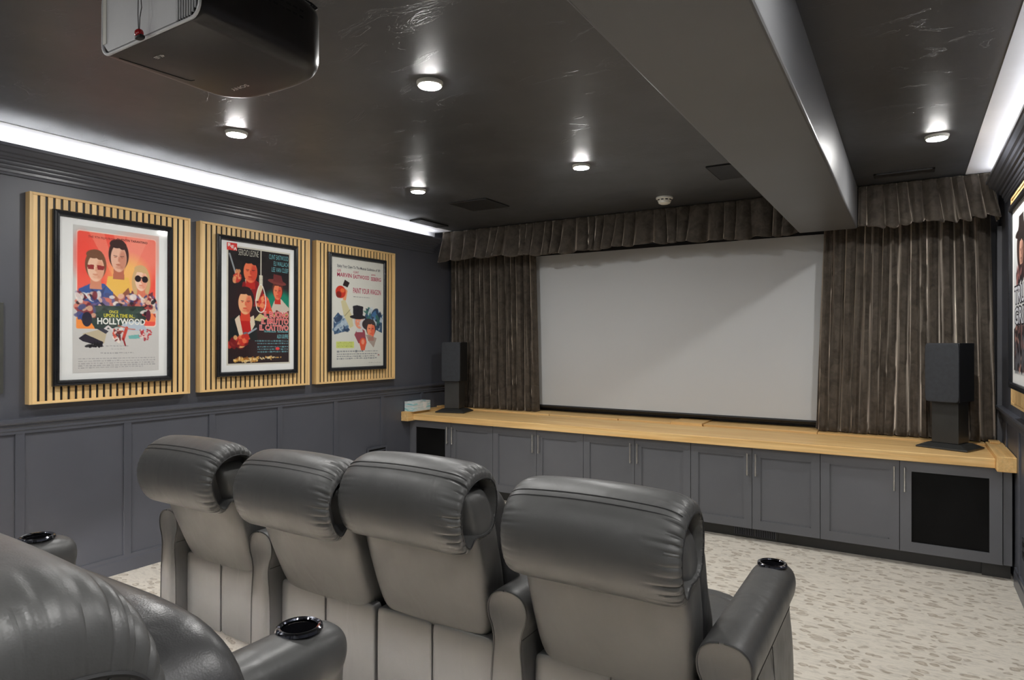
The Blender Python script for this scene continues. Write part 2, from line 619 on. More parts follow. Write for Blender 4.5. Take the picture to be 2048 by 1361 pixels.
def vent(label, x, y, w_, d_, along='y'):
    t = thing('ceiling_vent', label, 'vent', (x, y, ZC))
    a, b = w_ / 2, d_ / 2
    m = MB()
    m.box(-a, a, -b, -b + .018, -.012, 0)
    m.box(-a, a, b - .018, b, -.012, 0)
    m.box(-a, -a + .018, -b, b, -.012, 0)
    m.box(a - .018, a, -b, b, -.012, 0)
    obj('frame', m, MT['black'], t, bevel=.002, seg=1)
    obj('duct_opening', MB().box(-a + .018, a - .018, -b + .018, b - .018, -.004, -.001), MT['duct'], t)
    n = 5
    for k in range(n):
        if along == 'y':
            x0 = -a + .018 + (2 * a - .036) * (k + .5) / n
            sl = MB().box(x0 - .007, x0 + .007, -b + .018, b - .018, -.010, -.006)
        else:
            y0 = -b + .018 + (2 * b - .036) * (k + .5) / n
            sl = MB().box(-a + .018, a - .018, y0 - .005, y0 + .005, -.010, -.006)
        obj('louvre', sl, MT['black'], t)
    return t


vent('narrow dark ceiling vent beside the cove band by the curtain corner', -4.02, 4.98, .15, .42, 'y')
vent('narrow dark ceiling vent beyond the beam above the ruffled valance', -.03, 5.19, .36, .10, 'x')

t = thing('smoke_alarm', 'round white smoke alarm on the black ceiling before the valance', 'smoke alarm', (-1.683, 5.086, ZC))
obj('base_plate', MB().lathe([(.001, 0), (.066, 0), (.068, -.006), (.066, -.014), (.058, -.018), (.001, -.018)], (0, 0, 0), 32), MT['plastic_white'], t, smooth=True)
obj('sensor_head', MB().lathe([(.056, -.018), (.054, -.030), (.050, -.034), (.050, -.038), (.046, -.048), (.030, -.056), (.001, -.057)], (0, 0, 0), 32), MT['plastic_white'], t, smooth=True)
m = MB()
for k in range(10):
    a = k * 2 * PI / 10
    m.box(-.010, .010, .0, .004, -.028, -.020)
    m.v[-8:] = [((x * math.cos(a) - (y + .0535) * math.sin(a)), (x * math.sin(a) + (y + .0535) * math.cos(a)), z) for x, y, z in m.v[-8:]]
obj('vent_slots', m, MT['black'], t)

# ------------------------------------------------------------ wall fittings
t = thing('wall_panel', 'flat dark olive panel mounted beside the slatted red poster', 'panel', (XL, 1.45, 1.205))
obj('panel_board', MB().box(.001, .022, -.16, .137, 0, .512), MT['switch'], t, bevel=.003)
t = thing('wall_register', 'low dark air register in the wainscot beside the cabinets', 'vent', (XL, 4.585, .25))
m = MB()
for a in ((-.135, .135, 0, .020), (-.135, .135, .225, .245), (-.135, -.115, .02, .225), (.115, .135, .02, .225)):
    m.box(.010, .020, *a)
obj('frame', m, MT['trim'], t, bevel=.0015, seg=1)
obj('duct_opening', MB().box(.010, .012, -.116, .116, .018, .227), MT['duct'], t)
for k in range(8):
    z = .030 + k * .024
    obj('louvre', MB().box(.012, .018, -.115, .115, z, z + .010), MT['trim'], t)
t = thing('wall_outlet', 'black wall outlet on the wainscot by the tall cabinet gable', 'outlet', (XR, 4.62, .33))
obj('cover_plate', MB().box(-.016, -.0105, -.036, .036, -.06, .06), MT['frame'], t, bevel=.002)
for k in (-.026, .026):
    obj('socket', MB().box(-.019, -.016, -.016, .016, k - .014, k + .014), MT['black'], t, bevel=.002)

# ------------------------------------------------------------ worktop
ct = thing('worktop', 'thick oak worktop over the long run of grey cabinets', 'worktop', (0, 0, 0))
obj('slab', MB().box(-4.254, .461, 5.015, 5.600, .7115, .772), MT['oak_x'], ct, bevel=.004)
obj('end_beam', MB().prism([(4.935, .703), (5.052, .703), (5.052, .7115), (5.602, .7115), (5.602, .796), (4.935, .796)], -4.343, -4.255, 'x'), MT['oak_y'], ct, bevel=.004, seg=2)
obj('end_beam', MB().prism([(4.945, .703), (5.052, .703), (5.052, .7115), (5.66, .7115), (5.66, .796), (4.945, .796)], .462, .561, 'x'), MT['oak_y'], ct, bevel=.004, seg=2)
obj('end_block', MB().box(.478, .540, 5.57, 5.655, .7965, .812), MT['oak_y'], ct, bevel=.003)
obj('end_block', MB().box(-4.336, -4.28, 5.50, 5.60, .7965, .809), MT['oak_y'], ct, bevel=.003)
for x0, x1, dy, zt in ((-4.255, -3.02, 0, .787), (-3.016, -2.30, .004, .786), (-2.296, -1.80, .014, .787), (-1.796, -1.52, .0, .796), (-1.515, -.62, .016, .787), (-.615, .461, .002, .786)):
    obj('back_board', MB().box(x0, x1, 5.604 + dy, 5.945, .7115, zt), MT['oak_x'], ct, bevel=.003)

# ------------------------------------------------------------ cabinets
edges = [-4.322, -3.814, -3.322, -2.852, -2.389, -1.925, -1.461, -1.000, -.537, -.053, .502]
struct(obj('trim_10', MB().box(XL + .001, -4.325, 5.07, 5.60, .0, .705), MT['cabinet']), 'grey filler strip between wainscot and cabinets')
struct(obj('trim_11', MB().box(.505, XR - .015, 5.07, 5.60, .10, .702), MT['cabinet']), 'grey filler strip at the wall end of the cabinets')
struct(obj('trim_12', MB().box(-4.325, .40, 5.16, 5.18, .0, .098), MT['stand']), 'dark recessed toe kick board')
struct(obj('trim_13', MB().box(.401, XR - .016, 5.135, 5.18, .0, .098), MT['stand']))


def door(x0, x1, handle_x, parent, mesh):
    z0, z1, yf, yb = .101, .704, 5.058, 5.079
    sw = .066 if mesh else .058
    rw = .066
    m = MB()
    m.box(x0, x0 + sw, yf, yb, z0, z1)
    m.box(x1 - sw, x1, yf, yb, z0, z1)
    m.box(x0 + sw, x1 - sw, yf, yb, z0, z0 + rw)
    m.box(x0 + sw, x1 - sw, yf, yb, z1 - rw, z1)
    # small inner bead
    b = .006
    if not mesh:
        m.box(x0 + sw, x0 + sw + b, yf + .006, yb, z0 + rw, z1 - rw)
        m.box(x1 - sw - b, x1 - sw, yf + .006, yb, z0 + rw, z1 - rw)
        m.box(x0 + sw, x1 - sw, yf + .006, yb, z0 + rw, z0 + rw + b)
        m.box(x0 + sw, x1 - sw, yf + .006, yb, z1 - rw - b, z1 - rw)
    d = obj('door', m, MT['cabinet'], parent)
    p = obj('door_panel', MB().box(x0 + sw - .001, x1 - sw + .001, yf + .011, yb - .002, z0 + rw - .001, z1 - rw + .001), MT['meshcloth'] if mesh else MT['cabinet'], d)
    if mesh:
        p['label'] = 'black mesh infill'
    h = MB()
    h.tube([(handle_x, yf - .027, .502), (handle_x, yf - .027, .666)], .0062, 10)
    h.tube([(handle_x, yf - .027, .514), (handle_x, yf, .514)], .0045, 8)
    h.tube([(handle_x, yf - .027, .654), (handle_x, yf, .654)], .0045, 8)
    obj('handle', h, MT['nickel'], d, smooth=True)['label'] = 'brushed metal bar handle'


labs = ['grey two door cabinet with a black mesh door, under the tissue box',
        'grey two door cabinet second along from the tissue box',
        'grey two door cabinet in the middle of the run under the worktop',
        'grey two door cabinet above the floor air grille',
        'grey two door cabinet with a large black mesh door beside the floor air grille cabinet']
for k in range(5):
    a, b, c = edges[2 * k], edges[2 * k + 1], edges[2 * k + 2]
    t = thing('base_cabinet', labs[k], 'cabinet')
    obj('carcass', MB().box(a + .001, c - .001, 5.082, 5.598, .099, .709), MT['duct'], t)
    door(a + .002, b - .002, b - .030, t, k == 0)
    door(b + .002, c - .002, b + .030, t, k == 4)
t = thing('floor_register', 'black slotted air grille in the toe kick', 'vent', (-1.0, 5.158, .010))
m = MB()
m.box(-.165, .165, -.006, 0, .0, .010)
m.box(-.165, .165, -.006, 0, .062, .072)
m.box(-.165, -.150, -.006, 0, .010, .062)
m.box(.150, .165, -.006, 0, .010, .062)
m.box(-.005, .005, -.006, 0, .010, .062)
obj('frame', m, MT['stand'], t)
m = MB()
for k in range(24):
    x = -.148 + k * .0127
    m.box(x, x + .0058, -.005, -.001, .010, .062)
obj('louvre_bars', m, MT['trim'], t)['kind'] = 'stuff'
obj('duct_opening', MB().box(-.150, .150, -.0008, -.0002, .010, .062), MT['duct'], t)


# ------------------------------------------------------------ loudspeakers
def loudspeaker(x, y, rz, w_, d_, la, lb):
    zt = .7735
    t = thing('speaker_stand', lb, 'stand', (x, y, zt), rz)
    bw, bd = .158, .138
    obj('base_plate', MB().loft([[(-bw, -bd, 0), (bw, -bd, 0), (bw, bd, 0), (-bw, bd, 0)],
                                [(-bw, -bd, .010), (bw, -bd, .010), (bw, bd, .010), (-bw, bd, .010)],
                                [(-bw * .66, -bd * .66, .036), (bw * .66, -bd * .66, .036), (bw * .66, bd * .66, .036), (-bw * .66, bd * .66, .036)]]), MT['stand'], t, bevel=.002)
    obj('column', MB().box(-w_ * .40, w_ * .40, -.075, .090, .037, .318), MT['stand'], t, bevel=.003)
    s = thing('loudspeaker', la, 'speaker', (x, y, zt + .319), rz)
    obj('enclosure', MB().box(-w_ / 2, w_ / 2, -d_ / 2 + .018, d_ / 2, .001, .402), MT['speaker_side'], s, bevel=.003)
    obj('grille', MB().pillow((0, -d_ / 2 + .009, .2015), (w_ / 2 + .001, .010, .2005), e=14, n=10), MT['speaker'], s, smooth=True)


loudspeaker(-4.012, 5.385, math.radians(15), .200, .215, 'black loudspeaker near the tissue box', 'black pedestal speaker stand near the tissue box')
loudspeaker(.240, 5.375, math.radians(-24), .205, .25, 'black loudspeaker before the curtain by the poster wall corner', 'black pedestal speaker stand by the worktop end beam')

# tissue box
t = thing('tissue_box', 'small pale blue watercolour patterned tissue box on the oak worktop end', 'tissue box', (-4.279, 5.115, .7965), math.radians(0))
obj('carton', MB().box(-.058, .058, -.135, .135, 0, .098), MT['tissue'], t, bevel=.0015, seg=1)
m = MB()
ring = [(.034 * math.cos(a), .075 * math.sin(a)) for a in np.linspace(0, 2 * PI, 25)[:-1]]
m.loft([[(x, y, .0982) for x, y in ring], [(x, y, .0992) for x, y in ring]])
obj('opening', m, MT['mat'], t)
m = MB()
pr = [(.003 * (i % 2) + .012 * math.cos(i * .9), -.03 + .06 * i / 8) for i in range(9)]
shield = [(-.030, .085), (.030, .085), (.030, .05), (.018, .028), (0, .020), (-.018, .028), (-.030, .05)]
m.loft([[(.0582, y + .045, z) for y, z in shield], [(.0588, y + .045, z) for y, z in shield]])
obj('label_patch', m, MT['mat'], t)['label'] = 'pale shield shaped patch'

# ------------------------------------------------------------ projection screen
t = thing('projection_screen', 'wide pale grey projection screen between the two curtains', 'screen', (0, 5.85, .80))
obj('screen_surface', MB().box(-3.40, -.52, -.020, -.012, .052, 1.585), MT['screen'], t)
m = MB()
m.box(-3.43, -.49, -.012, .02, 0.02, 1.62)
obj('frame', m, MT['black'], t, bevel=.003)
m = MB().tube([(-3.42, -.020, .042), (-.50, -.020, .042)], .012, 10)
obj('bottom_bar', m, MT['black'], t, smooth=True)

# ------------------------------------------------------------ curtains
rs = np.random.RandomState(5)


def warp(n, seed):
    r = np.random.RandomState(seed)
    wd = .6 + r.rand(n) * .9
    c = np.concatenate([[0], np.cumsum(wd)])
    return c / c[-1], np.arange(n + 1), r.rand(n + 1)


def drape(name, xl, xr, z0, z1, yc, n, amp, seed, per=14, nz=34, valance=False, parent=None):
    us, ks, rr = warp(n, seed)
    nu = n * per + 1
    r = np.random.RandomState(seed + 50)
    ph = r.rand(6) * 6.28
    u = np.linspace(0, 1, nu)
    rows = []
    for j in range(nz + 1):
        tt = j / nz                      # 0 bottom, 1 top
        lo = xl[0] + (xl[1] - xl[0]) * tt
        hi = xr[0] + (xr[1] - xr[0]) * tt
        drift = .010 * (1 - tt) * (np.sin(9 * u + ph[0]) + .7 * np.sin(23 * u + ph[1])) + .004 * np.sin(40 * u + 5 * tt + ph[2]) * (1 - tt)
        if valance:
            drift = .006 * (1 - tt) * (np.sin(31 * u + ph[0]) + np.sin(57 * u + ph[1]))
        env = np.minimum(1, np.minimum(u, 1 - u) * 60)
        uu = np.clip(u + drift * env, 0, 1)
        p = np.interp(uu, us, ks)
        k = np.floor(p).astype(int).clip(0, n)
        a = .65 + .7 * np.interp(p, ks, rr)
        c = np.cos(2 * PI * p)
        shape = np.sign(c) * np.abs(c) ** .7
        if valance:
            am = amp * (.35 + 1.0 * (1 - tt) ** .7)
            y = yc - .050 * (1 - tt) ** 1.3 + am * a * shape + .004 * np.sin(2 * PI * p * 3 + 2) * tt
            zz = z0 + (z1 - z0) * tt + (1 - tt) ** 3 * (.010 * np.sin(2 * PI * p + 1) + .012 * np.sin(13 * u + ph[3]) + .008 * np.sin(71 * u + ph[4]))
            xx = lo + (hi - lo) * u + (hi - lo) / n * (-.17 * (1 - tt * .5) * np.sin(2 * PI * p))
        else:
            am = amp * (.80 + .35 * (1 - tt))
            y = yc + am * a * shape + .007 * np.sin(2 * PI * p * 2 + 6 * tt + ph[5]) * env + .005 * np.sin(2 * PI * p * 4.3 + 2 * tt + ph[4]) * env + .004 * np.sin(2 * PI * p * 3 - 3 * tt) * (1 - tt)
            zz = z0 + (z1 - z0) * tt + (.004 * np.sin(2 * PI * p)) * (1 - tt) ** 8
            xx = lo + (hi - lo) * u + (hi - lo) / n * (-.175 * np.sin(2 * PI * p) * env)
        rows.append([(float(xx[i]), float(y[i]), float(zz[i]) if np.ndim(zz) else float(zz)) for i in range(nu)])
    m = MB()
    m.grid(rows)
    o = obj(name, m, MT['velvet'], parent, smooth=True)
    md = o.modifiers.new('thick', 'SOLIDIFY')
    md.thickness = .003
    return o


tag(drape('curtain', (-4.30, -4.30), (-3.214, -3.255), .7925, 2.44, 5.725, 15, .042, 11), 'taupe velvet curtain hanging behind the loudspeaker near the tissue box', 'curtain')
tag(drape('curtain', (-.645, -.580), (.536, .500), .7925, 2.44, 5.722, 16, .044, 23), 'wider taupe velvet curtain hanging below the short valance', 'curtain')
t = thing('valance', 'long ruffled taupe velvet valance above the projection screen', 'valance', (0, 0, 0))
drape('ruffle', (-4.262, -4.25), (-.735, -.735), 2.350, 2.664, 5.480, 30, .024, 31, per=10, nz=16, valance=True, parent=t)
obj('pelmet_board', MB().box(-4.26, -.325, 5.515, 5.530, 2.375, 2.668), MT['black'], t)
t = thing('valance', 'short ruffled taupe velvet valance between the beam and the cove glow', 'valance', (0, 0, 0))
drape('ruffle', (-.318, -.318), (.525, .470), 2.352, 2.664, 5.480, 10, .024, 47, per=12, nz=16, valance=True, parent=t)
obj('pelmet_board', MB().box(-.324, .46, 5.515, 5.530, 2.375, 2.668), MT['black'], t)
m = MB()
rows = []
for j in range(11):
    tt = j / 10
    rows.append([(.470 + .055 * (1 - tt) + .006 * math.sin(i * 1.1), 5.46 - .04 * (1 - tt) + i * .02, 2.352 + .312 * tt) for i in range(13)])
m.grid(rows)
o = obj('ruffle_return', m, MT['velvet'], t, smooth=True)
o.modifiers.new('thick', 'SOLIDIFY').thickness = .003

# ------------------------------------------------------------ printed posters
class Paint:
    """a flat print: colours on a fine grid, u to the right, v downwards"""
    def __init__(s, w_, h_, nx, bg):
        s.w, s.h, s.nx = w_, h_, nx
        s.ny = int(nx * h_ / w_)
        s.a = np.zeros((s.ny, s.nx, 3))
        s.a[:] = np.array(bg) / 255.0
        yy, xx = np.mgrid[0:s.ny, 0:s.nx]
        s.u = xx / (s.nx - 1)
        s.v = yy / (s.ny - 1)
        s.asp = h_ / w_
        s.r = np.random.RandomState(3)

    def mix(s, mask, col, op=1.0):
        c = np.array(col) / 255.0
        mk = (np.clip(mask, 0, 1) * op)[..., None]
        s.a = s.a * (1 - mk) + c * mk

    def ell(s, cx, cy, rx, ry, col, op=1.0, rot=0.0, soft=0.06):
        du = s.u - cx
        dv = (s.v - cy) * s.asp
        ry2 = ry * s.asp
        c, q = math.cos(rot), math.sin(rot)
        a = (du * c + dv * q) / rx
        b = (-du * q + dv * c) / ry2
        d = np.sqrt(a * a + b * b)
        s.mix((1 - d) / soft + .5, col, op)

    def poly(s, pts, col, op=1.0):
        inside = np.zeros(s.u.shape, bool)
        n = len(pts)
        for i in range(n):
            x0, y0 = pts[i]
            x1, y1 = pts[(i + 1) % n]
            if y0 == y1:
                continue
            cond = ((y0 > s.v) != (y1 > s.v)) & (s.u < (x1 - x0) * (s.v - y0) / (y1 - y0) + x0)
            inside ^= cond
        s.mix(inside.astype(float), col, op)

    def line(s, x0, y0, x1, y1, wd, col, op=1.0):
        px, py = s.u - x0, (s.v - y0) * s.asp
        dx, dy = x1 - x0, (y1 - y0) * s.asp
        t = np.clip((px * dx + py * dy) / (dx * dx + dy * dy + 1e-9), 0, 1)
        d = np.hypot(px - t * dx, py - t * dy)
        s.mix((wd - d) / .004 + .5, col, op)

    def rrect(s, x0, y0, x1, y1, r_, col, op=1.0):
        cx, cy = (x0 + x1) / 2, (y0 + y1) / 2
        hx, hy = (x1 - x0) / 2 - r_, (y1 - y0) / 2 * s.asp - r_
        qx = np.maximum(np.abs(s.u - cx) - hx, 0)
        qy = np.maximum(np.abs(s.v - cy) * s.asp - hy, 0)
        s.mix((r_ - np.hypot(qx, qy)) / .006 + .5, col, op)

    def blots(s, x0, y0, x1, y1, n, size, cols, seed, op=.85):
        r = np.random.RandomState(seed)
        for k in range(n):
            s.ell(x0 + (x1 - x0) * r.rand(), y0 + (y1 - y0) * r.rand(), size * (.4 + r.rand()), size * (.4 + r.rand()) / s.asp * (1 + r.rand()),
                  cols[r.randint(len(cols))], op, r.rand() * 3, .25)

    def small_print(s, x0, x1, y, hh, col, seed, op=.6):
        r = np.random.RandomState(seed)
        x = x0
        while x < x1:
            l_ = .012 + .035 * r.rand()
            s.mix(((s.u > x) & (s.u < min(x + l_, x1)) & (np.abs(s.v - y) < hh * (.7 + .3 * r.rand()))).astype(float), col, op * (.6 + .4 * r.rand()))
            x += l_ + .010

    def bust(s, cx, cy, rx, ry, skin, shade, hair, style=0):
        """plain faceless figure head"""
        if style == 2:
            s.ell(cx, cy + ry * .35, rx * 1.35, ry * 1.5, hair)
        s.ell(cx, cy - ry * .12, rx * 1.12, ry * 1.05, hair)
        s.poly([(cx - rx * .5, cy + ry * .5), (cx + rx * .5, cy + ry * .5), (cx + rx * .65, cy + ry * 1.55), (cx - rx * .65, cy + ry * 1.55)], shade)
        s.ell(cx, cy + ry * .12, rx * .88, ry * .92, skin)
        s.ell(cx + rx * .45, cy + ry * .22, rx * .40, ry * .70, shade, .55, 0, .5)
        s.ell(cx - rx * .05, cy + ry * .55, rx * .28, ry * .06, shade, .8)
        s.poly([(cx - rx * .06, cy + ry * .02), (cx + rx * .10, cy + ry * .02), (cx + rx * .16, cy + ry * .33), (cx - rx * .10, cy + ry * .33)], shade, .5)
        s.line(cx - rx * .55, cy - ry * .04, cx - rx * .2, cy - ry * .02, .004, hair, .8)
        s.line(cx + rx * .2, cy - ry * .02, cx + rx * .55, cy - ry * .04, .004, hair, .8)
        s.ell(cx - rx * .15, cy - ry * .86, rx * .86, ry * .30, hair, 1, -.12)
        s.ell(cx + rx * .45, cy - ry * .74, rx * .42, ry * .26, hair, 1, .5)
        s.ell(cx - rx * .38, cy + ry * .06, rx * .14, ry * .035, shade)
        s.ell(cx + rx * .36, cy + ry * .06, rx * .14, ry * .035, shade)
        s.ell(cx + rx * .05, cy + ry * .72, rx * .40, ry * .12, shade, .35, 0, .6)

    def build(s, name, parent, place):
        """place(u metres, v metres down, depth) -> xyz"""
        s.a = np.clip(s.a + (s.r.rand(s.ny, s.nx, 1) - .5) * .02, 0, 1)
        lin = np.where(s.a <= .04045, s.a / 12.92, ((s.a + .055) / 1.055) ** 2.4)
        o00 = np.array(place(0, 0, 0), float)
        du = np.array(place(1, 0, 0), float) - o00
        dv = np.array(place(0, 1, 0), float) - o00
        P = o00 + s.u[..., None] * s.w * du + s.v[..., None] * s.h * dv
        me = D.meshes.new(name)
        nv = s.nx * s.ny
        me.vertices.add(nv)
        me.vertices.foreach_set('co', P.reshape(-1).astype(np.float32))
        i = np.arange(nv).reshape(s.ny, s.nx)
        q = np.stack([i[:-1, :-1], i[1:, :-1], i[1:, 1:], i[:-1, 1:]], -1).reshape(-1, 4)
        me.loops.add(q.size)
        me.loops.foreach_set('vertex_index', q.reshape(-1).astype(np.int32))
        me.polygons.add(len(q))
        me.polygons.foreach_set('loop_start', (np.arange(len(q)) * 4).astype(np.int32))
        me.update(calc_edges=True)
        at = me.color_attributes.new('ink', 'FLOAT_COLOR', 'POINT')
        c4 = np.concatenate([lin, np.ones(lin.shape[:2] + (1,))], -1)
        at.data.foreach_set('color', c4.reshape(-1).astype(np.float32))
        me.materials.append(MT['print'])
        return link(name, me, parent)


INK = {}


def ink(c, rough=.5):
    k = tuple(c)
    if k not in INK:
        t = NT('ink')
        t.set(Base_Color=rgb(*c), Roughness=rough, Specular_IOR_Level=.25)
        INK[k] = t.m
    return INK[k]


def text_geo(txt, offset=0.0, res=2):
    cu = D.curves.new('t', 'FONT')
    cu.body = txt
    cu.offset = offset
    cu.resolution_u = res
    o = D.objects.new('t', cu)
    COL.objects.link(o)
    dg = bpy.context.evaluated_depsgraph_get()
    me = D.meshes.new_from_object(o.evaluated_get(dg))
    v = [tuple(x.co) for x in me.vertices]
    f = [tuple(p.vertices) for p in me.polygons]
    D.objects.remove(o)
    D.curves.remove(cu)
    D.meshes.remove(me)
    xs = [p[0] for p in v]
    ys = [p[1] for p in v]
    return v, f, (min(xs), max(xs), min(ys), max(ys))


def lettering(items, parent, place, W_, H_, name='lettering'):
    """items: (text, u0, v0, u1, v1, colour, boldness) in fractions of the print, v down"""
    me = D.meshes.new(name)
    V, F, MI, mats = [], [], [], []
    for k, it in enumerate(items):
        txt, a0, b0, a1, b1, col = it[:6]
        off = it[6] if len(it) > 6 else 0.0
        lift = it[7] if len(it) > 7 else 0.0006
        v, f, (x0, x1, y0, y1) = text_geo(txt, off)
        mt = ink(col)
        if mt not in mats:
            mats.append(mt)
        mi = mats.index(mt)
        b = len(V)
        for p in v:
            uu = (a0 + (a1 - a0) * (p[0] - x0) / (x1 - x0)) * W_
            vv = (b1 + (b0 - b1) * (p[1] - y0) / (y1 - y0)) * H_
            V.append(tuple(place(uu, vv, lift)))
        F += [tuple(b + i for i in q) for q in f]
        MI += [mi] * len(f)
    me.from_pydata(V, [], F)
    for mt in mats:
        me.materials.append(mt)
    me.polygons.foreach_set('material_index', MI)
    return link(name, me, parent)


SK = (236, 190, 165)


def paint_one(w_, h_):
    p = Paint(w_, h_, 200, (208, 206, 203))
    p.rrect(.035, .030, .965, .680, .035, (246, 226, 214))
    p.rrect(.045, .036, .955, .672, .030, (244, 92, 76))
    for cx, wd in ((.30, .13), (.80, .20), (.55, .10)):
        p.poly([(.55, .45), (cx - wd, .038), (cx + wd * .3, .038)], (250, 150, 128), .55)
    p.ell(.80, .14, .30, .16, (252, 160, 140), .6, 0, .8)
    p.ell(.62, .33, .22, .14, (250, 200, 110), .85, 0, .8)
    p.ell(.10, .20, .12, .14, (246, 70, 58), .5, 0, .8)
    p.rrect(.035, .62, .30, .700, .02, (250, 150, 70))
    p.rrect(.80, .50, .958, .64, .02, (250, 140, 90))
    # three plain figures
    p.poly([(.33, .50), (.38, .33), (.62, .33), (.68, .50)], (240, 190, 90))
    p.poly([(.33, .56), (.36, .40), (.50, .48), (.62, .40), (.70, .56)], (150, 90, 70))
    p.bust(.505, .185, .105, .105, (235, 185, 160), (190, 110, 85), (66, 42, 40))
    p.poly([(.05, .52), (.06, .43), (.20, .385), (.34, .385), (.44, .44), (.44, .54)], (52, 84, 150))
    p.poly([(.17, .40), (.26, .46), (.36, .40), (.28, .54)], (38, 58, 110))
    p.bust(.245, .270, .105, .100, (240, 196, 168), (215, 140, 110), (120, 80, 58))
    p.poly([(.150, .262), (.225, .258), (.225, .290), (.160, .290)], (150, 48, 48))
    p.poly([(.255, .258), (.345, .262), (.330, .292), (.265, .290)], (150, 48, 48))
    p.poly([(.62, .54), (.66, .42), (.80, .46), (.92, .42), (.93, .54)], (120, 60, 70))
    p.bust(.775, .330, .085, .085, (244, 205, 180), (225, 130, 100), (214, 176, 126), 2)
    p.ell(.735, .330, .038, .024, (40, 26, 30))
    p.ell(.822, .332, .038, .024, (40, 26, 30))
    p.line(.74, .322, .82, .322, .006, (40, 26, 30))
    # crowd of small dabs
    p.blots(.05, .46, .95, .56, 130, .030, [(56, 66, 120), (230, 190, 170), (120, 40, 52), (240, 232, 226), (46, 36, 46), (220, 120, 100), (110, 100, 150)], 4)
    p.poly([(.05, .56), (.20, .54), (.50, .535), (.82, .53), (.86, .60), (.80, .66), (.60, .655), (.42, .70), (.24, .70), (.16, .62)], (52, 66, 62))
    p.blots(.20, .56, .82, .66, 40, .040, [(40, 52, 50), (62, 84, 74), (84, 96, 88)], 8, .7)
    p.blots(.06, .54, .22, .64, 36, .026, [(52, 76, 150), (150, 60, 60), (90, 90, 130), (225, 180, 150)], 9)
    p.ell(.15, .635, .055, .050, (40, 38, 56))
    p.blots(.80, .48, .95, .60, 22, .024, [(28, 24, 32), (170, 60, 60), (230, 190, 160), (235, 226, 220)], 11)
    p.ell(.865, .595, .030, .042, (96, 40, 60))
    p.ell(.68, .715, .17, .075, (188, 200, 212))
    p.poly([(.50, .71), (.90, .71), (.97, .80), (.45, .80)], (208, 206, 203))
    p.poly([(.30, .715), (.385, .672), (.395, .680), (.34, .72)], (222, 214, 214))
    p.poly([(.47, .715), (.385, .672), (.375, .680), (.44, .72)], (222, 214, 214))
    # car, running figures, distant car
    p.poly([(.10, .735), (.28, .705), (.37, .725), (.34, .80), (.22, .79)], (198, 184, 156))
    p.poly([(.06, .765), (.13, .735), (.33, .79), (.32, .825), (.10, .785)], (48, 44, 56))
    p.poly([(.26, .70), (.33, .695), (.39, .715), (.36, .735)], (60, 60, 72))
    p.blots(.16, .80, .32, .825, 14, .016, [(30, 28, 32)], 12)
    p.blots(.44, .70, .56, .78, 26, .020, [(220, 80, 60), (120, 40, 40), (244, 230, 220), (60, 60, 70)], 13)
    p.line(.60, .69, .56, .77, .018, (208, 72, 62))
    p.line(.56, .765, .585, .815, .009, (150, 36, 44))
    p.line(.50, .675, .60, .69, .006, (200, 110, 90))
    p.line(.60, .695, .70, .700, .006, (200, 110, 90))
    p.poly([(.62, .745), (.76, .735), (.77, .765), (.63, .768)], (120, 184, 180))
    p.blots(.76, .70, .90, .775, 44, .011, [(200, 60, 66), (236, 214, 208), (170, 50, 60)], 14)
    for k, (y, a, b, op) in enumerate(((.818, .36, .62, .25), (.840, .42, .58, .25), (.868, .30, .68, .45), (.905, .06, .95, .40), (.922, .06, .95, .33), (.938, .06, .95, .33), (.953, .06, .95, .33), (.967, .06, .80, .33))):
        p.small_print(a, b, y, .0042, (90, 90, 98), k, op)
    return p, [('THE 9TH FILM FROM', .16, .060, .46, .075, (120, 44, 44), .0), ('QUENTIN TARANTINO', .48, .055, .85, .074, (80, 24, 28), .015),
               ('ONCE', .395, .568, .500, .588, (226, 216, 70), .02), ('UPON A TIME IN...', .335, .592, .700, .618, (226, 216, 70), .02),
               ('HOLLYWOOD', .262, .622, .825, .668, (238, 238, 232), .03)]


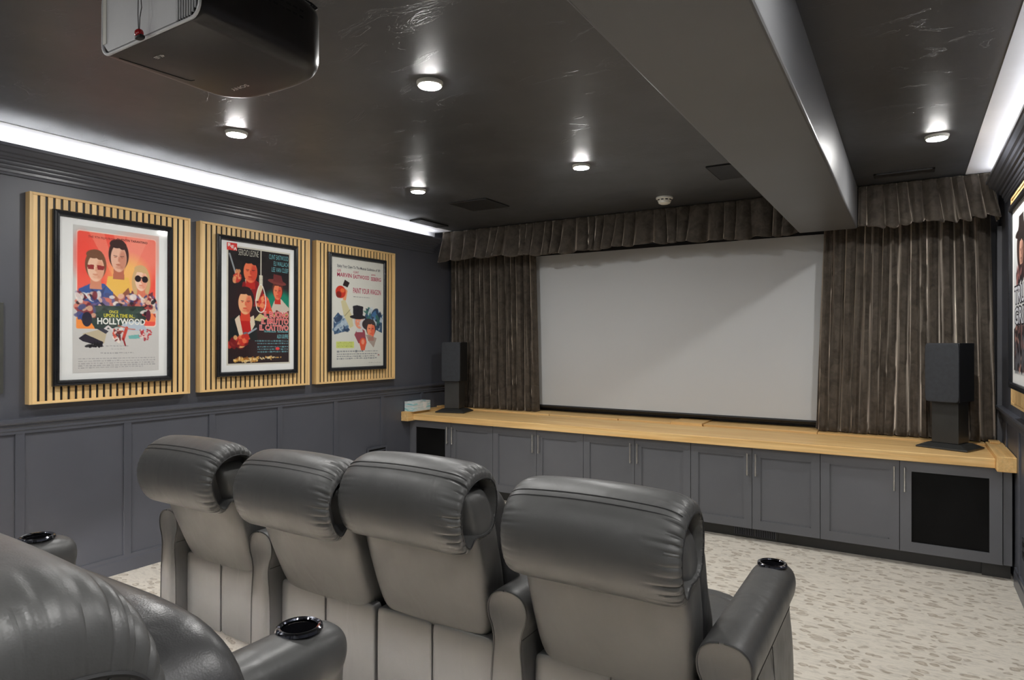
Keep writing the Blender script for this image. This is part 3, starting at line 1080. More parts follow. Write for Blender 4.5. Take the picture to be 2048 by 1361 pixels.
def paint_two(w_, h_):
    p = Paint(w_, h_, 200, (34, 28, 30))
    p.ell(.5, .70, .7, .4, (52, 30, 34), .7, 0, .8)
    p.ell(.82, .46, .25, .12, (20, 140, 110), .9, 0, .5)
    # hatted figure, top
    p.poly([(.18, .50), (.22, .30), (.36, .24), (.52, .30), (.62, .50)], (140, 26, 32))
    p.poly([(.26, .27), (.33, .45), (.40, .45), (.30, .24)], (226, 206, 170))
    p.poly([(.50, .28), (.42, .45), (.47, .45), (.55, .32)], (226, 206, 170))
    p.bust(.345, .185, .125, .105, (236, 120, 80), (190, 40, 34), (28, 22, 24))
    p.ell(.345, .075, .25, .045, (24, 20, 22))
    p.poly([(.22, .075), (.24, .0), (.47, .0), (.48, .08)], (24, 20, 22))
    # second figure, hat and green
    p.poly([(.66, .56), (.74, .44), (.86, .42), (1.0, .50), (1.0, .60), (.7, .60)], (206, 190, 176))
    p.poly([(.66, .60), (.78, .52), (.90, .56), (1.0, .52), (1.0, .62), (.70, .62)], (110, 40, 34))
    for (a, b) in ((.70, .54), (.73, .575), (.90, .575), (.95, .555)):
        p.ell(a, b, .020, .012, (216, 214, 90))
        p.ell(a, b, .009, .005, (60, 60, 30))
    p.bust(.80, .345, .085, .080, (234, 130, 90), (200, 50, 40), (90, 44, 36))
    p.ell(.79, .268, .16, .022, (126, 60, 56), 1, .14)
    p.poly([(.72, .265), (.73, .195), (.86, .205), (.90, .275)], (110, 48, 48))
    # third figure, lower
    p.poly([(.0, .80), (.03, .62), (.16, .58), (.30, .66), (.44, .60), (.46, .80)], (26, 32, 34))
    p.poly([(.15, .60), (.22, .58), (.34, .60), (.36, .72), (.22, .76)], (190, 36, 34))
    p.poly([(.10, .62), (.17, .58), (.24, .78), (.18, .78)], (222, 204, 180))
    p.poly([(.36, .72), (.33, .60), (.40, .58), (.42, .66)], (222, 204, 180))
    p.bust(.265, .460, .125, .110, (240, 176, 130), (214, 70, 50), (48, 28, 30))
    p.blots(.0, .76, .26, .86, 26, .035, [(200, 60, 48), (240, 180, 120), (120, 24, 30)], 5)
    p.line(.02, .06, .11, .22, .012, (150, 156, 160))
    p.blots(.09, .20, .18, .30, 20, .026, [(236, 160, 110), (200, 60, 50)], 6)
    p.line(.24, .765, .44, .695, .012, (150, 160, 170))
    p.ell(.27, .745, .040, .018, (110, 120, 130))
    p.blots(.18, .76, .30, .82, 18, .030, [(236, 120, 80), (200, 50, 40)], 7)
    p.poly([(.40, .62), (.50, .56), (.64, .60), (.50, .63)], (206, 190, 130))
    # raised hand and rope
    p.poly([(.50, .44), (.56, .38), (.64, .42), (.72, .56), (.56, .56)], (226, 80, 56))
    p.blots(.50, .40, .62, .54, 30, .028, [(240, 150, 100), (214, 60, 46)], 15)
    p.line(.515, .0, .515, .22, .008, (226, 222, 206))
    for k in range(7):
        p.ell(.515, .225 + k * .012, .032, .007, (222, 216, 196))
        p.line(.485, .231 + k * .012, .545, .231 + k * .012, .0016, (120, 110, 96))
    th = np.linspace(0, 2 * PI, 40)
    lp = [(.515 + .078 * math.sin(a) * (1 - .35 * math.cos(a) * .9), .425 - .125 * math.cos(a)) for a in th]
    for a, b in zip(lp[:-1], lp[1:]):
        p.line(a[0], a[1], b[0], b[1], .007, (236, 232, 220))
    p.blots(.10, .955, .46, .985, 80, .014, [(226, 176, 90), (170, 110, 50), (240, 210, 150)], 17)
    p.blots(.46, .945, .86, .965, 20, .012, [(226, 176, 90), (240, 220, 170)], 18)
    c = (120, 190, 200)
    for k, (y, a) in enumerate(((.805, .42), (.828, .46), (.858, .46), (.880, .46), (.903, .46))):
        p.small_print(a, .985, y, .0062, c, 40 + k, .8)
    p.ell(.80, .875, .035, .014, (226, 70, 70))
    cy = (130, 205, 214)
    pk, rd = (250, 196, 190), (214, 62, 70)
    it = [('SERGIO LEONE', .155, .010, .475, .062, (214, 210, 196), -.012),
          ('CLINT EASTWOOD', .650, .020, .985, .062, cy, -.012), ('ELI WALLACH', .730, .078, .985, .118, cy, -.012), ('LEE VAN CLEEF', .695, .134, .985, .174, cy, -.012),
          ('TECHNICOLOR · TECHNISCOPE', .565, .712, .985, .728, cy, .01), ('ALDO GIUFFRE', .79, .745, .985, .782, cy, .0)]
    for tx, a, b0, b1 in (('IL BUONO', .565, .535, .595), ('IL BRUTTO', .520, .598, .655), ('IL CATTIVO', .492, .658, .712)):
        it.append((tx, a, b0, .992, b1, pk, .055, .0005))
        it.append((tx, a + .006, b0 + .004, .986, b1 - .004, rd, .012, .0009))
    return p, it


def paint_three(w_, h_):
    p = Paint(w_, h_, 200, (214, 214, 206))
    p.small_print(.11, .36, .098, .0025, (120, 120, 124), 3, .5)
    p.small_print(.40, .72, .348, .0030, (90, 90, 96), 4, .6)
    # snowy ridges both sides
    p.poly([(.04, .66), (.04, .55), (.12, .50), (.20, .55), (.30, .63), (.34, .66), (.18, .68), (.05, .70)], (62, 88, 118))
    p.blots(.05, .55, .30, .66, 40, .030, [(40, 60, 90), (180, 196, 208), (90, 120, 150)], 21)
    p.poly([(.62, .52), (.70, .44), (.78, .46), (.86, .50), (.97, .52), (.97, .68), (.80, .64), (.70, .58)], (58, 84, 112))
    p.blots(.64, .46, .95, .64, 60, .032, [(34, 52, 78), (70, 120, 170), (200, 210, 216), (60, 110, 100)], 22)
    # raised arm with a red bundle
    p.poly([(.17, .40), (.24, .375), (.30, .44), (.37, .52), (.40, .62), (.34, .64), (.22, .52)], (206, 198, 156))
    p.line(.24, .53, .34, .47, .004, (130, 120, 90))
    p.poly([(.20, .38), (.25, .28), (.29, .30), (.26, .39)], (226, 150, 110))
    p.ell(.165, .315, .092, .056, (200, 52, 34))
    p.ell(.13, .34, .05, .03, (110, 30, 28), .8)
    p.ell(.20, .30, .04, .02, (240, 130, 70), .7)
    p.poly([(.20, .255), (.24, .20), (.33, .225), (.29, .27), (.24, .26)], (46, 34, 36))
    # two plain figures
    p.poly([(.42, .70), (.50, .62), (.62, .66), (.66, .78), (.50, .78)], (150, 70, 84))
    p.bust(.52, .575, .095, .065, (232, 150, 120), (206, 206, 206), (196, 196, 198))
    p.ell(.60, .60, .075, .045, (206, 206, 208), .9)
    p.ell(.49, .535, .155, .020, (30, 28, 34))
    p.poly([(.40, .535), (.39, .435), (.47, .425), (.59, .435), (.58, .535)], (36, 34, 42))
    p.ell(.70, .60, .13, .055, (58, 50, 52))
    p.bust(.745, .640, .090, .075, (240, 150, 110), (220, 70, 50), (64, 54, 54))
    p.poly([(.64, .70), (.72, .70), (.86, .73), (.80, .82), (.70, .76)], (160, 140, 130), .8)
    p.ell(.585, .775, .065, .048, (226, 90, 60))
    p.ell(.585, .765, .03, .025, (244, 170, 140), .8)
    p.poly([(.53, .80), (.64, .80), (.62, .845), (.55, .845)], (220, 96, 66))
    p.rrect(.085, .762, .415, .822, .012, (206, 216, 120))
    for k in range(4):
        p.small_print(.11, .39, .772 + .012 * k, .0025, (110, 120, 60), 60 + k, .5)
    for k, (y, a, b, hh) in enumerate(((.852, .10, .60, .009), (.852, .63, .88, .004), (.876, .10, .88, .006), (.898, .10, .82, .006), (.918, .10, .86, .006))):
        p.small_print(a, b, y, hh, (80, 88, 100), 70 + k, .65)
    p.small_print(.70, .96, .962, .0022, (120, 120, 120), 80, .5)
    p.ell(.90, .893, .016, .010, (150, 40, 50))
    p.ell(.90, .897, .008, .007, (214, 214, 206))
    n = (52, 56, 72)
    r_ = (176, 44, 84)
    return p, [("Stake Your Claim To The Musical Goldmine of '69!", .10, .066, .93, .092, n, .015),
               ('LEE', .10, .112, .17, .132, r_, .012), ('MARVIN', .10, .140, .365, .178, r_, .018),
               ('CLINT', .395, .112, .50, .132, r_, .012), ('EASTWOOD', .395, .143, .705, .180, r_, .018),
               ('JEAN', .745, .120, .83, .138, r_, .012), ('SEBERG', .740, .148, .945, .184, r_, .018),
               ('PAINT YOUR WAGON', .395, .265, .945, .316, r_, .015)]


def paint_four(w_, h_):
    p = Paint(w_, h_, 180, (206, 208, 208))
    p.ell(.52, .22, .30, .16, (60, 44, 40))
    p.bust(.52, .24, .16, .10, (196, 150, 130), (96, 60, 50), (36, 30, 28))
    p.ell(.50, .135, .38, .030, (38, 30, 28))
    p.poly([(.34, .14), (.36, .03), (.66, .03), (.68, .14)], (44, 34, 32))
    p.poly([(.18, .42), (.30, .33), (.72, .33), (.84, .42)], (70, 46, 44))
    p.blots(.18, .36, .84, .43, 50, .04, [(60, 40, 42), (150, 100, 96), (30, 26, 30)], 31)
    p.poly([(.0, .72), (.16, .70), (.86, .70), (1, .73), (1, .98), (0, .98)], (56, 50, 52))
    p.blots(.12, .70, .88, .96, 120, .05, [(40, 34, 38), (120, 84, 80), (170, 130, 120), (24, 22, 26), (90, 90, 96)], 33)
    dk = (48, 46, 54)
    lt = (206, 208, 214)
    return p, [('TRUE', .03, .445, .97, .570, dk, .085, .0005), ('GRIT', .03, .575, .97, .700, dk, .085, .0005),
               ('TRUE', .055, .455, .945, .560, lt, .02, .0010), ('GRIT', .055, .585, .945, .690, lt, .02, .0010)]


def slat_panel(label, side, a0, a1, z0, z1, n_slats, group=None):
    """a0..a1 along y (left wall) or the same on the right wall; origin at the lower corner on the wall"""
    sg = 1 if side == 'left' else -1
    x = XL if side == 'left' else XR
    t = thing('slat_panel', label, 'wall panel', (x, a0, z0), group=group)
    W_, H_ = a1 - a0, z1 - z0
    DP = .055

    def bx(d0, d1, y0, y1, za, zb):
        xs = sorted((sg * d0, sg * d1))
        return MB().box(xs[0], xs[1], y0, y1, za, zb)
    obj('felt_backing', bx(.001, .0435, .014, W_ - .014, .014, H_ - .014), MT['black'], t)
    fr = .0155
    for nm, args, mt in (('frame_stile', (.001, DP, 0, fr, 0, H_), 'oak_z'), ('frame_stile', (.001, DP, W_ - fr, W_, 0, H_), 'oak_z'),
                         ('frame_rail', (.001, DP, fr, W_ - fr, 0, fr), 'oak_frame_y'), ('frame_rail', (.001, DP, fr, W_ - fr, H_ - fr, H_), 'oak_frame_y')):
        obj(nm, bx(*args), MT[mt], t, bevel=.0012, seg=1)
    pitch = (W_ - 2 * fr + .0140) / n_slats
    sm = bx(.0435, DP - .004, 0, pitch - .0140, fr, H_ - fr).mesh('slat', MT['oak_z'], bevel=.001, seg=1)
    for k in range(n_slats):
        link('slat', sm, t, (0, fr + k * pitch, 0))
    return t


def framed(label, side, a0, a1, z0, z1, painter, margins, frame_w=.036):
    """margins: print rectangle measured from the outer frame (left, right, bottom, top) as the viewer sees it"""
    sg = 1 if side == 'left' else -1
    x = (XL + .055) if side == 'left' else (XR - .055)
    W_, H_ = a1 - a0, z1 - z0
    # origin lower left as seen by a viewer facing the wall
    t = thing('framed_poster', label, 'poster', (x + sg * .0015, a0 if side == 'left' else a1, z0))

    def P(u, v, d):
        return (sg * d, sg * u, v)
    prof = [(0, 0), (0, .018), (.006, .026), (.016, .024), (.020, .029), (.030, .027), (frame_w, .016), (frame_w, 0)]
    corners = [(0, 0), (W_, 0), (W_, H_), (0, H_)]
    inw = [(1, 1), (-1, 1), (-1, -1), (1, -1)]
    for k in range(4):
        c0, c1 = corners[k], corners[(k + 1) % 4]
        i0, i1 = inw[k], inw[(k + 1) % 4]
        m = MB().loft([[P(c0[0] + i0[0] * a, c0[1] + i0[1] * a, d) for a, d in prof], [P(c1[0] + i1[0] * a, c1[1] + i1[1] * a, d) for a, d in prof]])
        obj('frame_rail' if k % 2 == 0 else 'frame_stile', m, MT['frame'], t)
    m = MB()
    m.loft([[P(frame_w - .004, frame_w - .004, d), P(W_ - frame_w + .004, frame_w - .004, d), P(W_ - frame_w + .004, H_ - frame_w + .004, d), P(frame_w - .004, H_ - frame_w + .004, d)] for d in (.002, .009)])
    obj('mat_board', m, MT['mat'], t)
    ml, mr, mb_, mt_ = margins
    pw, ph = W_ - ml - mr, H_ - mb_ - mt_
    p, items = painter(pw, ph)

    def place(u, v, d):
        return P(ml + u, H_ - mt_ - v, .0100 + d)
    m = MB().loft([[P(ml - .012, mb_ - .012, d), P(W_ - mr + .012, mb_ - .012, d), P(W_ - mr + .012, H_ - mt_ + .012, d), P(ml - .012, H_ - mt_ + .012, d)] for d in (.0091, .0095)])
    if painter in (paint_two,):
        obj('print_margin', m, ink((214, 210, 196)), t)
    pr = p.build('poster_print', t, place)
    if painter is paint_two:
        bx = Paint(.085, .055, 12, (222, 60, 56))
        bx.build('logo_patch', pr, lambda u, v, d: place(-.012 + u, -.030 + v, .0006 + d))
        items = items + [('R', -.008, -.030, .045, .000, (244, 236, 230), .03, .0013), ('E', .045, -.015, .085, .012, (244, 236, 230), .03, .0013), ('A', .080, -.002, .130, .026, (244, 236, 230), .03, .0013)]
    lettering(items, pr, place, pw, ph)
    gl = MB().loft([[P(frame_w - .003, frame_w - .003, d), P(W_ - frame_w + .003, frame_w - .003, d), P(W_ - frame_w + .003, H_ - frame_w + .003, d), P(frame_w - .003, H_ - frame_w + .003, d)] for d in (.0135, .0150)])
    obj('glazing', gl, MT['glass'], t)
    return t


k = 4.29 / 4.33
zz = lambda z: 1.5 + (z - 1.5) * k
slat_panel('oak slat panel behind the red sunburst poster', 'left', 1.713 * k, 2.695 * k, zz(1.130), zz(2.369), 24)
slat_panel('oak slat panel behind the dark poster with a rope loop', 'left', 2.768 * k, 3.764 * k, zz(1.131), zz(2.367), 24)
slat_panel('oak slat panel behind the pale poster with a top hat', 'left', 3.834 * k, 4.832 * k, zz(1.131), zz(2.371), 24)
slat_panel('oak slat panel behind the black and white poster', 'right', 3.77, 4.76, 1.135, 2.345, 24)
framed('black framed film poster with a red sunburst and yellow and white title', 'left', 1.810, 2.532, 1.232, 2.278, paint_one, (.108, .092, .075, .075))
framed('black framed film poster on black ground with a white rope loop and red title', 'left', 2.860, 3.589, 1.238, 2.282, paint_two, (.096, .085, .096, .080))
framed('black framed film poster on white ground with a top hat and crimson title', 'left', 3.915, 4.641, 1.236, 2.278, paint_three, (.040, .034, .030, .030))
framed('black framed black and white film poster with large block title', 'right', 3.90, 4.615, 1.240, 2.270, paint_four, (.095, .090, .090, .075))

# ------------------------------------------------------------ projector
t = thing('projector', 'large black ceiling projector with a silver rear face', 'projector', (-1.712, .948, 2.300))
HW = .234


def plan(inset):
    pts = []
    w_ = HW - inset
    y0 = inset
    yf = .442 - inset
    r_ = .012
    for a in np.linspace(-PI / 2, 0, 4):
        pts.append((w_ - r_ + r_ * math.cos(a), y0 + r_ + r_ * math.sin(a)))
    n = 26
    ys = .300
    for i in range(n + 1):
        a = i / n * PI
        c_, s_ = math.cos(a), math.sin(a)
        e_ = .62
        pts.append((w_ * math.copysign(abs(c_) ** e_, c_), ys + (yf - ys) * abs(s_) ** .80))
    for a in np.linspace(PI, 1.5 * PI, 4):
        pts.append((-w_ + r_ + r_ * math.cos(a), y0 + r_ + r_ * math.sin(a)))
    return pts


prof = [(0, .042), (.0015, .030), (.005, .019), (.012, .010), (.022, .004), (.034, .001), (.046, 0), (.165, 0), (.180, .004), (.190, .014)]
m = MB()
rings = []
for z, ins in prof:
    pl = plan(ins)
    # keep the rear face flat: only sides and front are rounded off
    rings.append([(x, max(y - (ins if y < .1 else 0), 0.0), z) for x, y in pl])
m.loft(rings)
obj('housing', m, MT['proj'], t, smooth=True)
# silver rear face, lip, grille
m = MB()
m.loft([[(x, -.004, z) for x, z in [(-.200, .012), (.060, .012), (.130, .012), (.130, .176), (-.222, .176), (-.222, .034)]], [(x, .001, z) for x, z in [(-.200, .012), (.060, .012), (.130, .012), (.130, .176), (-.222, .176), (-.222, .034)]]])
obj('rear_cover', m, MT['silver'], t, bevel=.001, seg=1)
m = MB()
rp = []
x0_, x1_, z0_, z1_, rr_ = -.229, .229, .004, .184, .034
for cx, cz, a0_ in ((x1_ - rr_, z0_ + rr_, -PI / 2), (x1_ - rr_, z1_ - rr_, 0), (x0_ + rr_, z1_ - rr_, PI / 2), (x0_ + rr_, z0_ + rr_, PI)):
    for a in np.linspace(a0_, a0_ + PI / 2, 6):
        rp.append((cx + rr_ * math.cos(a), -.003, cz + rr_ * math.sin(a)))
m.tube(rp, .0042, 8, True)
obj('rear_lip', m, MT['silver'], t, smooth=True)
obj('rear_edge_panel', MB().box(-.224, -.206, -.006, -.0042, .036, .174), MT['plastic_white'], t)
obj('grille_recess', MB().loft([[(x, yy, z) for x, z in [(.131, .012), (.190, .012), (.222, .036), (.222, .178), (.131, .178)]] for yy in (-.0015, .001)]), MT['duct'], t)
for q in range(8):
    x = .134 + q * .0108
    obj('grille_fin', MB().box(x, x + .0036, -.005, -.0008, .012 + max(0, x - .190) * .7, .178), MT['silver'], t)
# side vents
for q in range(9):
    for h_ in range(2):
        obj('side_vent', MB().box(HW - .0005, HW + .0008, .12 + q * .022, .134 + q * .022, .125 + h_ * .018, .131 + h_ * .018), MT['duct'], t)
obj('underside_hatch', MB().tube([(-.188, .02, -.0004), (-.168, .21, -.0004), (-.163, .22, -.0004), (-.150, .222, -.0004)], .0010, 6), MT['duct'], t)


def under(u, v, d):
    return (-u, v, -d)


def flat_text(txt, x0, x1, y0, y1, parent, mat, name):
    """reads from the screen side, tops of the letters away from the lens side"""
    v, f, (a0, a1, b0, b1) = text_geo(txt, .01)
    me = D.meshes.new(name)
    me.from_pydata([(x1 - (x1 - x0) * (p[0] - a0) / (a1 - a0), y0 + (y1 - y0) * (p[1] - b0) / (b1 - b0), -.0008) for p in v], [], f)
    me.materials.append(mat)
    return link(name, me, parent)


flat_text('SONY', -.122, -.042, .322, .338, t, MT['logo'], 'brand_lettering')
flat_text('4K', -.078, -.060, .068, .080, t, MT['logo'], 'format_lettering')
obj('format_mark', MB().box(-.100, -.082, .068, .070, -.0008, -.0002).box(-.100, -.082, .073, .0745, -.0008, -.0002).box(-.098, -.084, .0775, .079, -.0008, -.0002), MT['logo'], t)
obj('status_light', MB().lathe([(.0005, -.0002), (.0025, -.0004), (.0022, -.0012), (.0005, -.0014)], (-.062, .422, .003), 12), MT['logo'], t)
obj('mount_plate', MB().box(-.13, .13, .10, .36, .191, .198), MT['black'], t, bevel=.002)
obj('mount_pole', MB().tube([(0, .22, .198), (0, .22, .362)], .024, 16), MT['black'], t, smooth=True)
obj('ceiling_flange', MB().box(-.08, .08, .14, .30, .362, .3695), MT['black'], t, bevel=.002)
for sx in (-.15, .15):
    obj('mount_arm', MB().tube([(sx * .8, .12, .197), (sx * 1.25, .06, .202), (sx * 1.35, .05, .186)], .008, 8), MT['black'], t, smooth=True)
m = MB()
for q in range(3):
    m.tube([(.175 + .004 * q, .34 + .01 * q, .17), (.20, .37 + .01 * q, .20), (.17, .37 + .012 * q, .225), (.08, .30, .24), (.01, .235, .33), (.0, .225, .368)], .0035, 6)
obj('cable', m, MT['black'], t, smooth=True)

t = thing('infrared_eye', 'small dark red sensor bead hanging on thin wires by the projector', 'sensor', (-1.703, .917, 2.300))
m = MB().pillow((0, 0, 0), (.013, .009, .011), e=2.4, n=6)
obj('bead', m, MT['red'], t, smooth=True)
obj('holder', MB().pillow((0, .002, -.009), (.015, .009, .006), e=3, n=5), MT['black'], t, smooth=True)
obj('wire', MB().tube([(-.002, 0, .010), (-.005, .0, .05), (-.004, .0, .10), (.0, .0, .17), (.0, .03, .20)], .0011, 5)
    .tube([(.002, 0, .010), (.004, .0, .04), (.012, .0, .065), (.008, .0, .095), (-.002, .0, .12), (.0, .03, .20)], .0011, 5), MT['black'], t, smooth=True)


# ------------------------------------------------------------ recliners
def catmull(pts, n):
    out = []
    m_ = len(pts)
    for i in range(m_):
        p0, p1, p2, p3 = (Vector(pts[(i + q) % m_]) for q in (-1, 0, 1, 2))
        for s_ in range(n):
            t_ = s_ / n
            out.append(.5 * ((2 * p1) + (-p0 + p2) * t_ + (2 * p0 - 5 * p1 + 4 * p2 - p3) * t_ ** 2 + (-p0 + 3 * p1 - 3 * p2 + p3) * t_ ** 3))
    return out


HEAD = [(-.120, .800), (-.158, .770), (-.186, .782), (-.212, .826), (-.226, .885), (-.222, .945), (-.196, 1.005), (-.150, 1.048),
        (-.092, 1.068), (-.030, 1.060), (.014, 1.028), (.036, .975), (.040, .915), (.030, .860), (.005, .815), (-.05, .800)]
HC = Vector((-.085, .925))


def lean(deg, dz=0.0, dy=0.0):
    a = math.radians(deg)
    py, pz = .10, .42

    def f(p):
        y, z = p[1] - py, p[2] - pz
        # rest the bottom, tip the top back
        return Vector((p[0], py + y * math.cos(a) - z * math.sin(a) + dy, pz + y * math.sin(a) + z * math.cos(a) + dz))
    return f


def head_ring(x, s_, seed, gather):
    ring = catmull(HEAD, 13)
    out = []
    n = len(ring)
    arch = .016 * (1 - (x / .305) ** 2)
    for i, p in enumerate(ring):
        th = 2 * PI * i / n
        d = p - HC
        wr = 0.0
        if gather > 0:
            g1 = (1 - abs(math.sin(15.5 * th + seed + 2.0 * abs(x)))) ** 2.2
            g2 = (1 - abs(math.sin(23.5 * th + 1.7 * seed - 3.0 * abs(x)))) ** 3
            wr = -gather * (.0105 * g1 * (.35 + .65 * abs(math.sin(2.5 * th + seed))) + .006 * g2 * abs(math.sin(3.5 * th + 2 * seed))) + gather * .002
        q = HC + squash(d, s_) + d * (wr / max(d.length, .05))
        z = q.y + arch * max(0, (q.y - .80) / .25)
        out.append((x, q.x, z))
    return out


SQ = [.85]


def squash(d, s_):
    # the open end is lower than the crown: upward part shrinks more
    return Vector((d.x * s_, d.y * (s_ - (SQ[0] * (1 - s_) if d.y > 0 else 0))))


def build_head(f, seed, W2=.307):
    m = MB()
    rings = []
    st = []
    for a in np.linspace(0, 1, 15):              # rounded end
        st.append((W2 - .085 * a ** 1.2, .84 + .16 * math.sqrt(max(0, 1 - (1 - a) ** 2.2))))
    st += [(x, 1.0) for x in np.linspace(W2 - .100, .02, 14)]
    full = [(-x, s_) for x, s_ in st] + [(0, 1.0)] + [(x, s_) for x, s_ in st[::-1]]

    def ends(sgn):                               # open recess showing the shell side
        return [(sgn * (W2 - .070), .60), (sgn * (W2 - .070), .80), (sgn * (W2 - .012), .805), (sgn * (W2 - .003), .815)]
    full = ends(-1) + full + ends(1)[::-1]
    for x, s_ in full:
        ga = max(0.0, (abs(x) - .165) / (W2 - .165)) ** 1.7 * (1.0 if x > 0 else .30) if s_ >= .835 else 0.0
        rings.append(head_ring(x, s_, seed + (2 if x > 0 else 0), ga))
    m.loft(rings)
    m.map(f)
    return m


def head_seams(f, W2=.307):
    # twin seam along the crown and a piped rim round each end
    m = MB()
    ring = catmull(HEAD, 6)
    def pt(x, idx, s_=1.0, lift=.0):
        p = ring[idx % len(ring)]
        d = p - HC
        q = HC + squash(d, s_) + d * (lift / d.length)
        arch = .016 * (1 - (x / .305) ** 2)
        return Vector((x, q.x, q.y + arch * max(0, (q.y - .80) / .25)))
    for off in (39.0, 41.0):
        i0 = int(off)
        fr = off - i0
        line = []
        for x in np.linspace(-W2 + .012, W2 - .012, 41):
            a = min(1, (W2 - abs(x)) / .085) ** .83
            s_ = .84 + .16 * math.sqrt(max(0, 1 - (1 - a) ** 2.2))
            p = pt(x, i0, s_, .0010).lerp(pt(x, i0 + 1, s_, .0010), fr)
            line.append(f(p))
        m.tube(line, .0016, 5)
    for sg in (-1, 1):
        m.tube([f(pt(sg * (W2 - .001), i, .828, .0015)) for i in range(len(ring))], .0030, 6, True)
    return m


def shell(f):
    def fn(v, p):
        z = v[2]
        tt = (z - .385) / .615
        x = v[0] * (.93 + .07 * min(1, tt * 2.2))
        y = v[1] - (z - .385) * .275 + .012
        if p[1] < 0:
            y -= .020 * math.sin(PI * min(1, max(0, tt * 1.05))) * (1 - abs(p[0]) ** 3)
        return [x, y, z]
    return MB().pillow((0, .075, .690), (.286, .080, .305), e=7, n=20, fn=fn).map(f)


def front_cushion(f):
    def fn(v, p):
        z = v[2]
        y = v[1] - (z - .44) * .26
        if p[1] > 0:
            y += .018 * math.sin((z - .44) * 15)
        return [v[0] * (1 - .06 * abs(p[2]) ** 4), y, z]
    return MB().pillow((0, .190, .700), (.282, .080, .275), e=4.5, n=16, fn=fn).map(f)


def rear_panel(x0, x1):
    def fn(v, p):
        if p[1] < 0:
            v[1] -= .006 * (1 - abs(p[0]) ** 4) * (1 - abs(p[2]) ** 4)
        return v
    return MB().pillow(((x0 + x1) / 2, .025, .222), ((x1 - x0) / 2, .026, .182), e=14, n=12, fn=fn)


def arm_profile(k=1.0):
    pts = [(0, .620), (.045, .612), (.074, .588), (.084, .553), (.080, .515), (.066, .480), (.058, .440), (.060, .400), (.066, .34), (.071, .25), (.073, .12), (.071, .045), (.060, .032)]
    pts = pts + [(-x, z) for x, z in pts[:0:-1]]
    return pts


def build_arm(y0, y1):
    m = MB()
    base_ = [Vector(p) for p in arm_profile()]
    prof_ = catmull([tuple(p) for p in base_], 3)
    c = Vector((0, .545))
    rings = []

    def ring(y, s_top, s_low):
        out = []
        for p in prof_:
            wgt = min(1, max(0, (p.y - .42) / .06))
            s_ = s_low + (s_top - s_low) * wgt
            q = Vector((p.x * s_, p.y if wgt < 1e-6 else c.y + (p.y - c.y) * (1 + (s_top - 1) * wgt)))
            out.append((q.x, y, q.y))
        return out
    rings.append(ring(y0 + .004, .82, .86))
    rings.append(ring(y0 + .0005, .90, .92))
    rings.append(ring(y0 + .0015, .955, .965))
    rings.append(ring(y0 + .008, .99, .99))
    for y in np.linspace(y0 + .03, y1 - .12, 12):
        rings.append(ring(y, 1, 1))
    for a in np.linspace(.12, 1, 10):
        s_ = math.cos(a * PI / 2 * .96) ** .55
        yy_ = y1 - .12 + .12 * math.sin(a * PI / 2)
        rings.append(ring(yy_, s_, max(.25, min(1, s_ * 1.05))))
    m.loft(rings)
    return m, prof_


CUPY = .735


def arm_mesh():
    m, _ = build_arm(-.050, .850)
    me = m.mesh('armrest', MT['leather'], smooth=.9)
    o = link('tmp', me)
    cut = link('tmpc', MB().lathe([(.0005, 0), (.0455, 0), (.0455, .12), (.0005, .12)], (0, CUPY, .545), 40).mesh('c', MT['leather']))
    md = o.modifiers.new('b', 'BOOLEAN')
    md.operation = 'DIFFERENCE'
    md.solver = 'EXACT'
    md.object = cut
    dg = bpy.context.evaluated_depsgraph_get()
    out = D.meshes.new_from_object(o.evaluated_get(dg))
    D.objects.remove(o)
    D.objects.remove(cut)
    out.name = 'armrest'
    return out


ARM = arm_mesh()


def arm_seams():
    m = MB()
    _, prof_ = build_arm(-.05, .85)
    m.tube([(p.x * .945, -.0500, (.545 + (p.y - .545) * .945) if p.y > .42 else p.y) for p in prof_ if p.y > .035], .0032, 6)
    for sg in (-1, 1):
        m.tube([(sg * .0600, y, .455) for y in np.linspace(-.045, .76, 12)], .0022, 5)
        m.tube([(sg * (.0605 + .012 * min(1, (.455 - z) / .25)), .34 + .05 * math.sin((z - .04) * 5.5), z) for z in np.linspace(.05, .45, 12)], .0018, 5)
        m.tube([(sg * (.0605 + .012 * min(1, (.455 - z) / .25)), .10 + .04 * math.sin((z - .04) * 5.5), z) for z in np.linspace(.05, .45, 12)], .0018, 5)
    return m


ARMSEAM = arm_seams().mesh('seam', MT['thread'], smooth=True)
CUPRING = MB().lathe([(.0425, -.004), (.0420, .002), (.0445, .0055), (.0500, .0065), (.0550, .0035), (.0565, -.003), (.050, -.006)], (0, 0, 0), 40).mesh('cup_rim', MT['chrome'], smooth=True)
CUPIN = MB().lathe([(.0432, 0), (.0420, -.068), (.0005, -.070)], (0, 0, 0), 36).mesh('cup_liner', MT['cup'], smooth=.8)


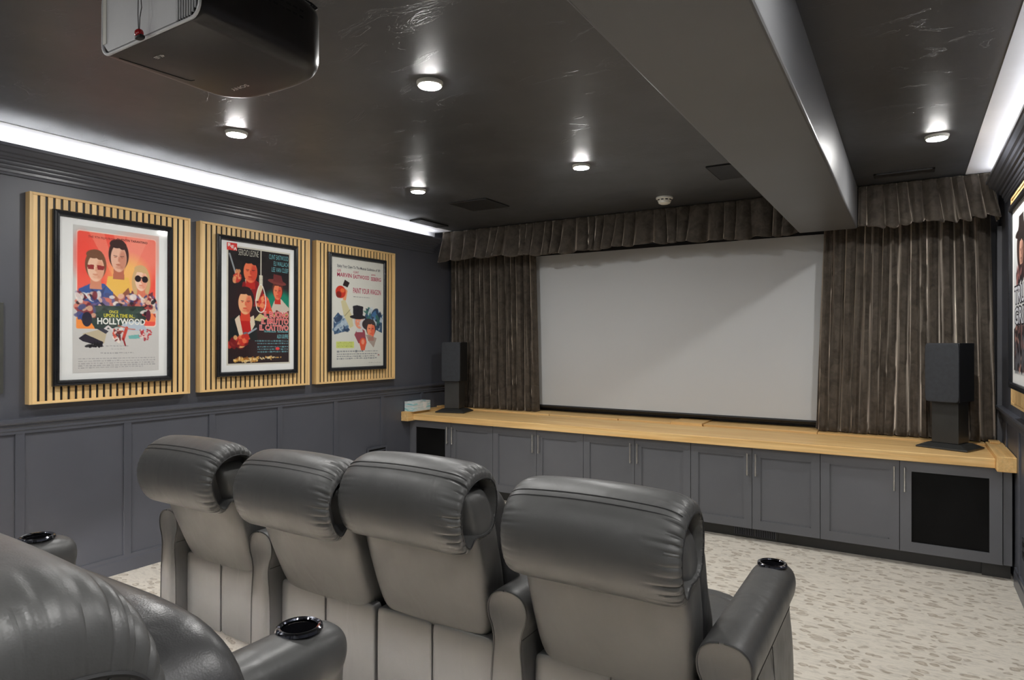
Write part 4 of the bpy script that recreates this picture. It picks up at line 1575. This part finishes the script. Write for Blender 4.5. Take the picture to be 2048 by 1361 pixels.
def recliner(x, y, z, arms, lean_deg, label, group, dz=0.0, seed=0.0, W2=.299):
    """arms: 'L', 'R' or both; the seat is .59 wide, arms sit outside it"""
    t = thing('theater_recliner', label, 'recliner', (x, y, z), group=group)
    f = lean(lean_deg, dz)
    bs = obj('back_shell', shell(f), MT['leather'], t, smooth=True)
    sm = MB()
    for sg in (-1, 1):
        sm.tube([f(Vector((sg * .279 * (.93 + .07 * min(1, (z_ - .385) / .615 * 2.2)), .012 + .075 - .035 - (z_ - .385) * .275, z_))) for z_ in np.linspace(.44, .86, 16)], .0022, 5)
    obj('seam', sm, MT['thread'], bs, smooth=True)
    h = obj('headrest', build_head(f, seed, W2), MT['leather'], t, smooth=True)
    obj('seam', head_seams(f, W2), MT['thread'], h, smooth=True)
    obj('back_cushion', front_cushion(f), MT['leather_dark'], t, smooth=True)
    for a0, a1 in ((-.289, -.0015), (.0015, .289)):
        obj('rear_panel', rear_panel(a0, a1), MT['leather'], t, smooth=True)
    obj('panel_seam', MB().tube([(0, -.003, zz_) for zz_ in np.linspace(.05, .395, 6)], .0022, 6), MT['thread'], t, smooth=True)
    obj('seat_base', MB().box(-.28, .28, .055, .62, .012, .28), MT['leather_dark'], t, bevel=.01)
    obj('seat_cushion', MB().pillow((0, .43, .385), (.288, .285, .105), e=5, n=12), MT['leather'], t, smooth=True)
    obj('footrest', MB().pillow((0, .735, .270), (.280, .050, .195), e=5, n=10), MT['leather'], t, smooth=True)
    for k_ in (-.23, .23):
        for yy_ in (.09, .56):
            obj('leg', MB().lathe([(.001, 0), (.022, 0), (.026, .014), (.001, .014)], (k_, yy_, 0), 12), MT['black'], t)
    for a in arms:
        ax = -.3745 if a == 'L' else .3745
        ar = link('armrest', ARM, t, (ax, 0, 0))
        link('seam', ARMSEAM, ar)
        link('cup_rim', CUPRING, ar, (0, CUPY, .6215))['label'] = 'dark chrome rim'
        link('cup_liner', CUPIN, ar, (0, CUPY, .617))['label'] = 'black cup well'
    return t


XA = [-3.300, -2.555, -1.210, -.465]
XS = [XA[0] + .3745, XA[1] + .3745, XA[1] + .3745 + .594, XA[2] + .3745]
GF, GB = 'recliners in the front row', 'recliners in the rear row on the step'
Y1 = 1.985
recliner(XS[0], Y1, 0, 'L', 5.0, 'charcoal leather recliner at the poster wall end of the front row', GF, -.030, .3)
recliner(XS[1], Y1, 0, 'L', 5.0, 'charcoal leather recliner second along the front row from the poster wall', GF, -.034, 1.4, .292)
recliner(XS[2], Y1, 0, '', 0.5, 'charcoal leather recliner with no cup holder arm of its own, third along the front row', GF, -.012, 2.2, .292)
recliner(XS[3], Y1, 0, 'LR', 0.5, 'charcoal leather recliner at the open carpet end of the front row, between two arms', GF, -.028, 3.1)
Y2, Z2, DX = .335, .1805, -.030
SQ[0] = 2.3
recliner(XS[1] + DX - .055, Y2, Z2, 'L', 0.5, 'charcoal leather rear recliner whose cup holder arm peeps above the big headrest', GB, .030, .7, .292)
recliner(XS[2] + DX - .028, Y2, Z2, '', 0.5, 'charcoal leather rear row recliner, armless, between the other two', GB, .030, 1.1, .292)
recliner(XS[3] + DX - .026, Y2, Z2, 'LR', 0.5, 'charcoal leather rear recliner with the big headrest filling the lower picture corner', GB, .037, 2.7, .278)
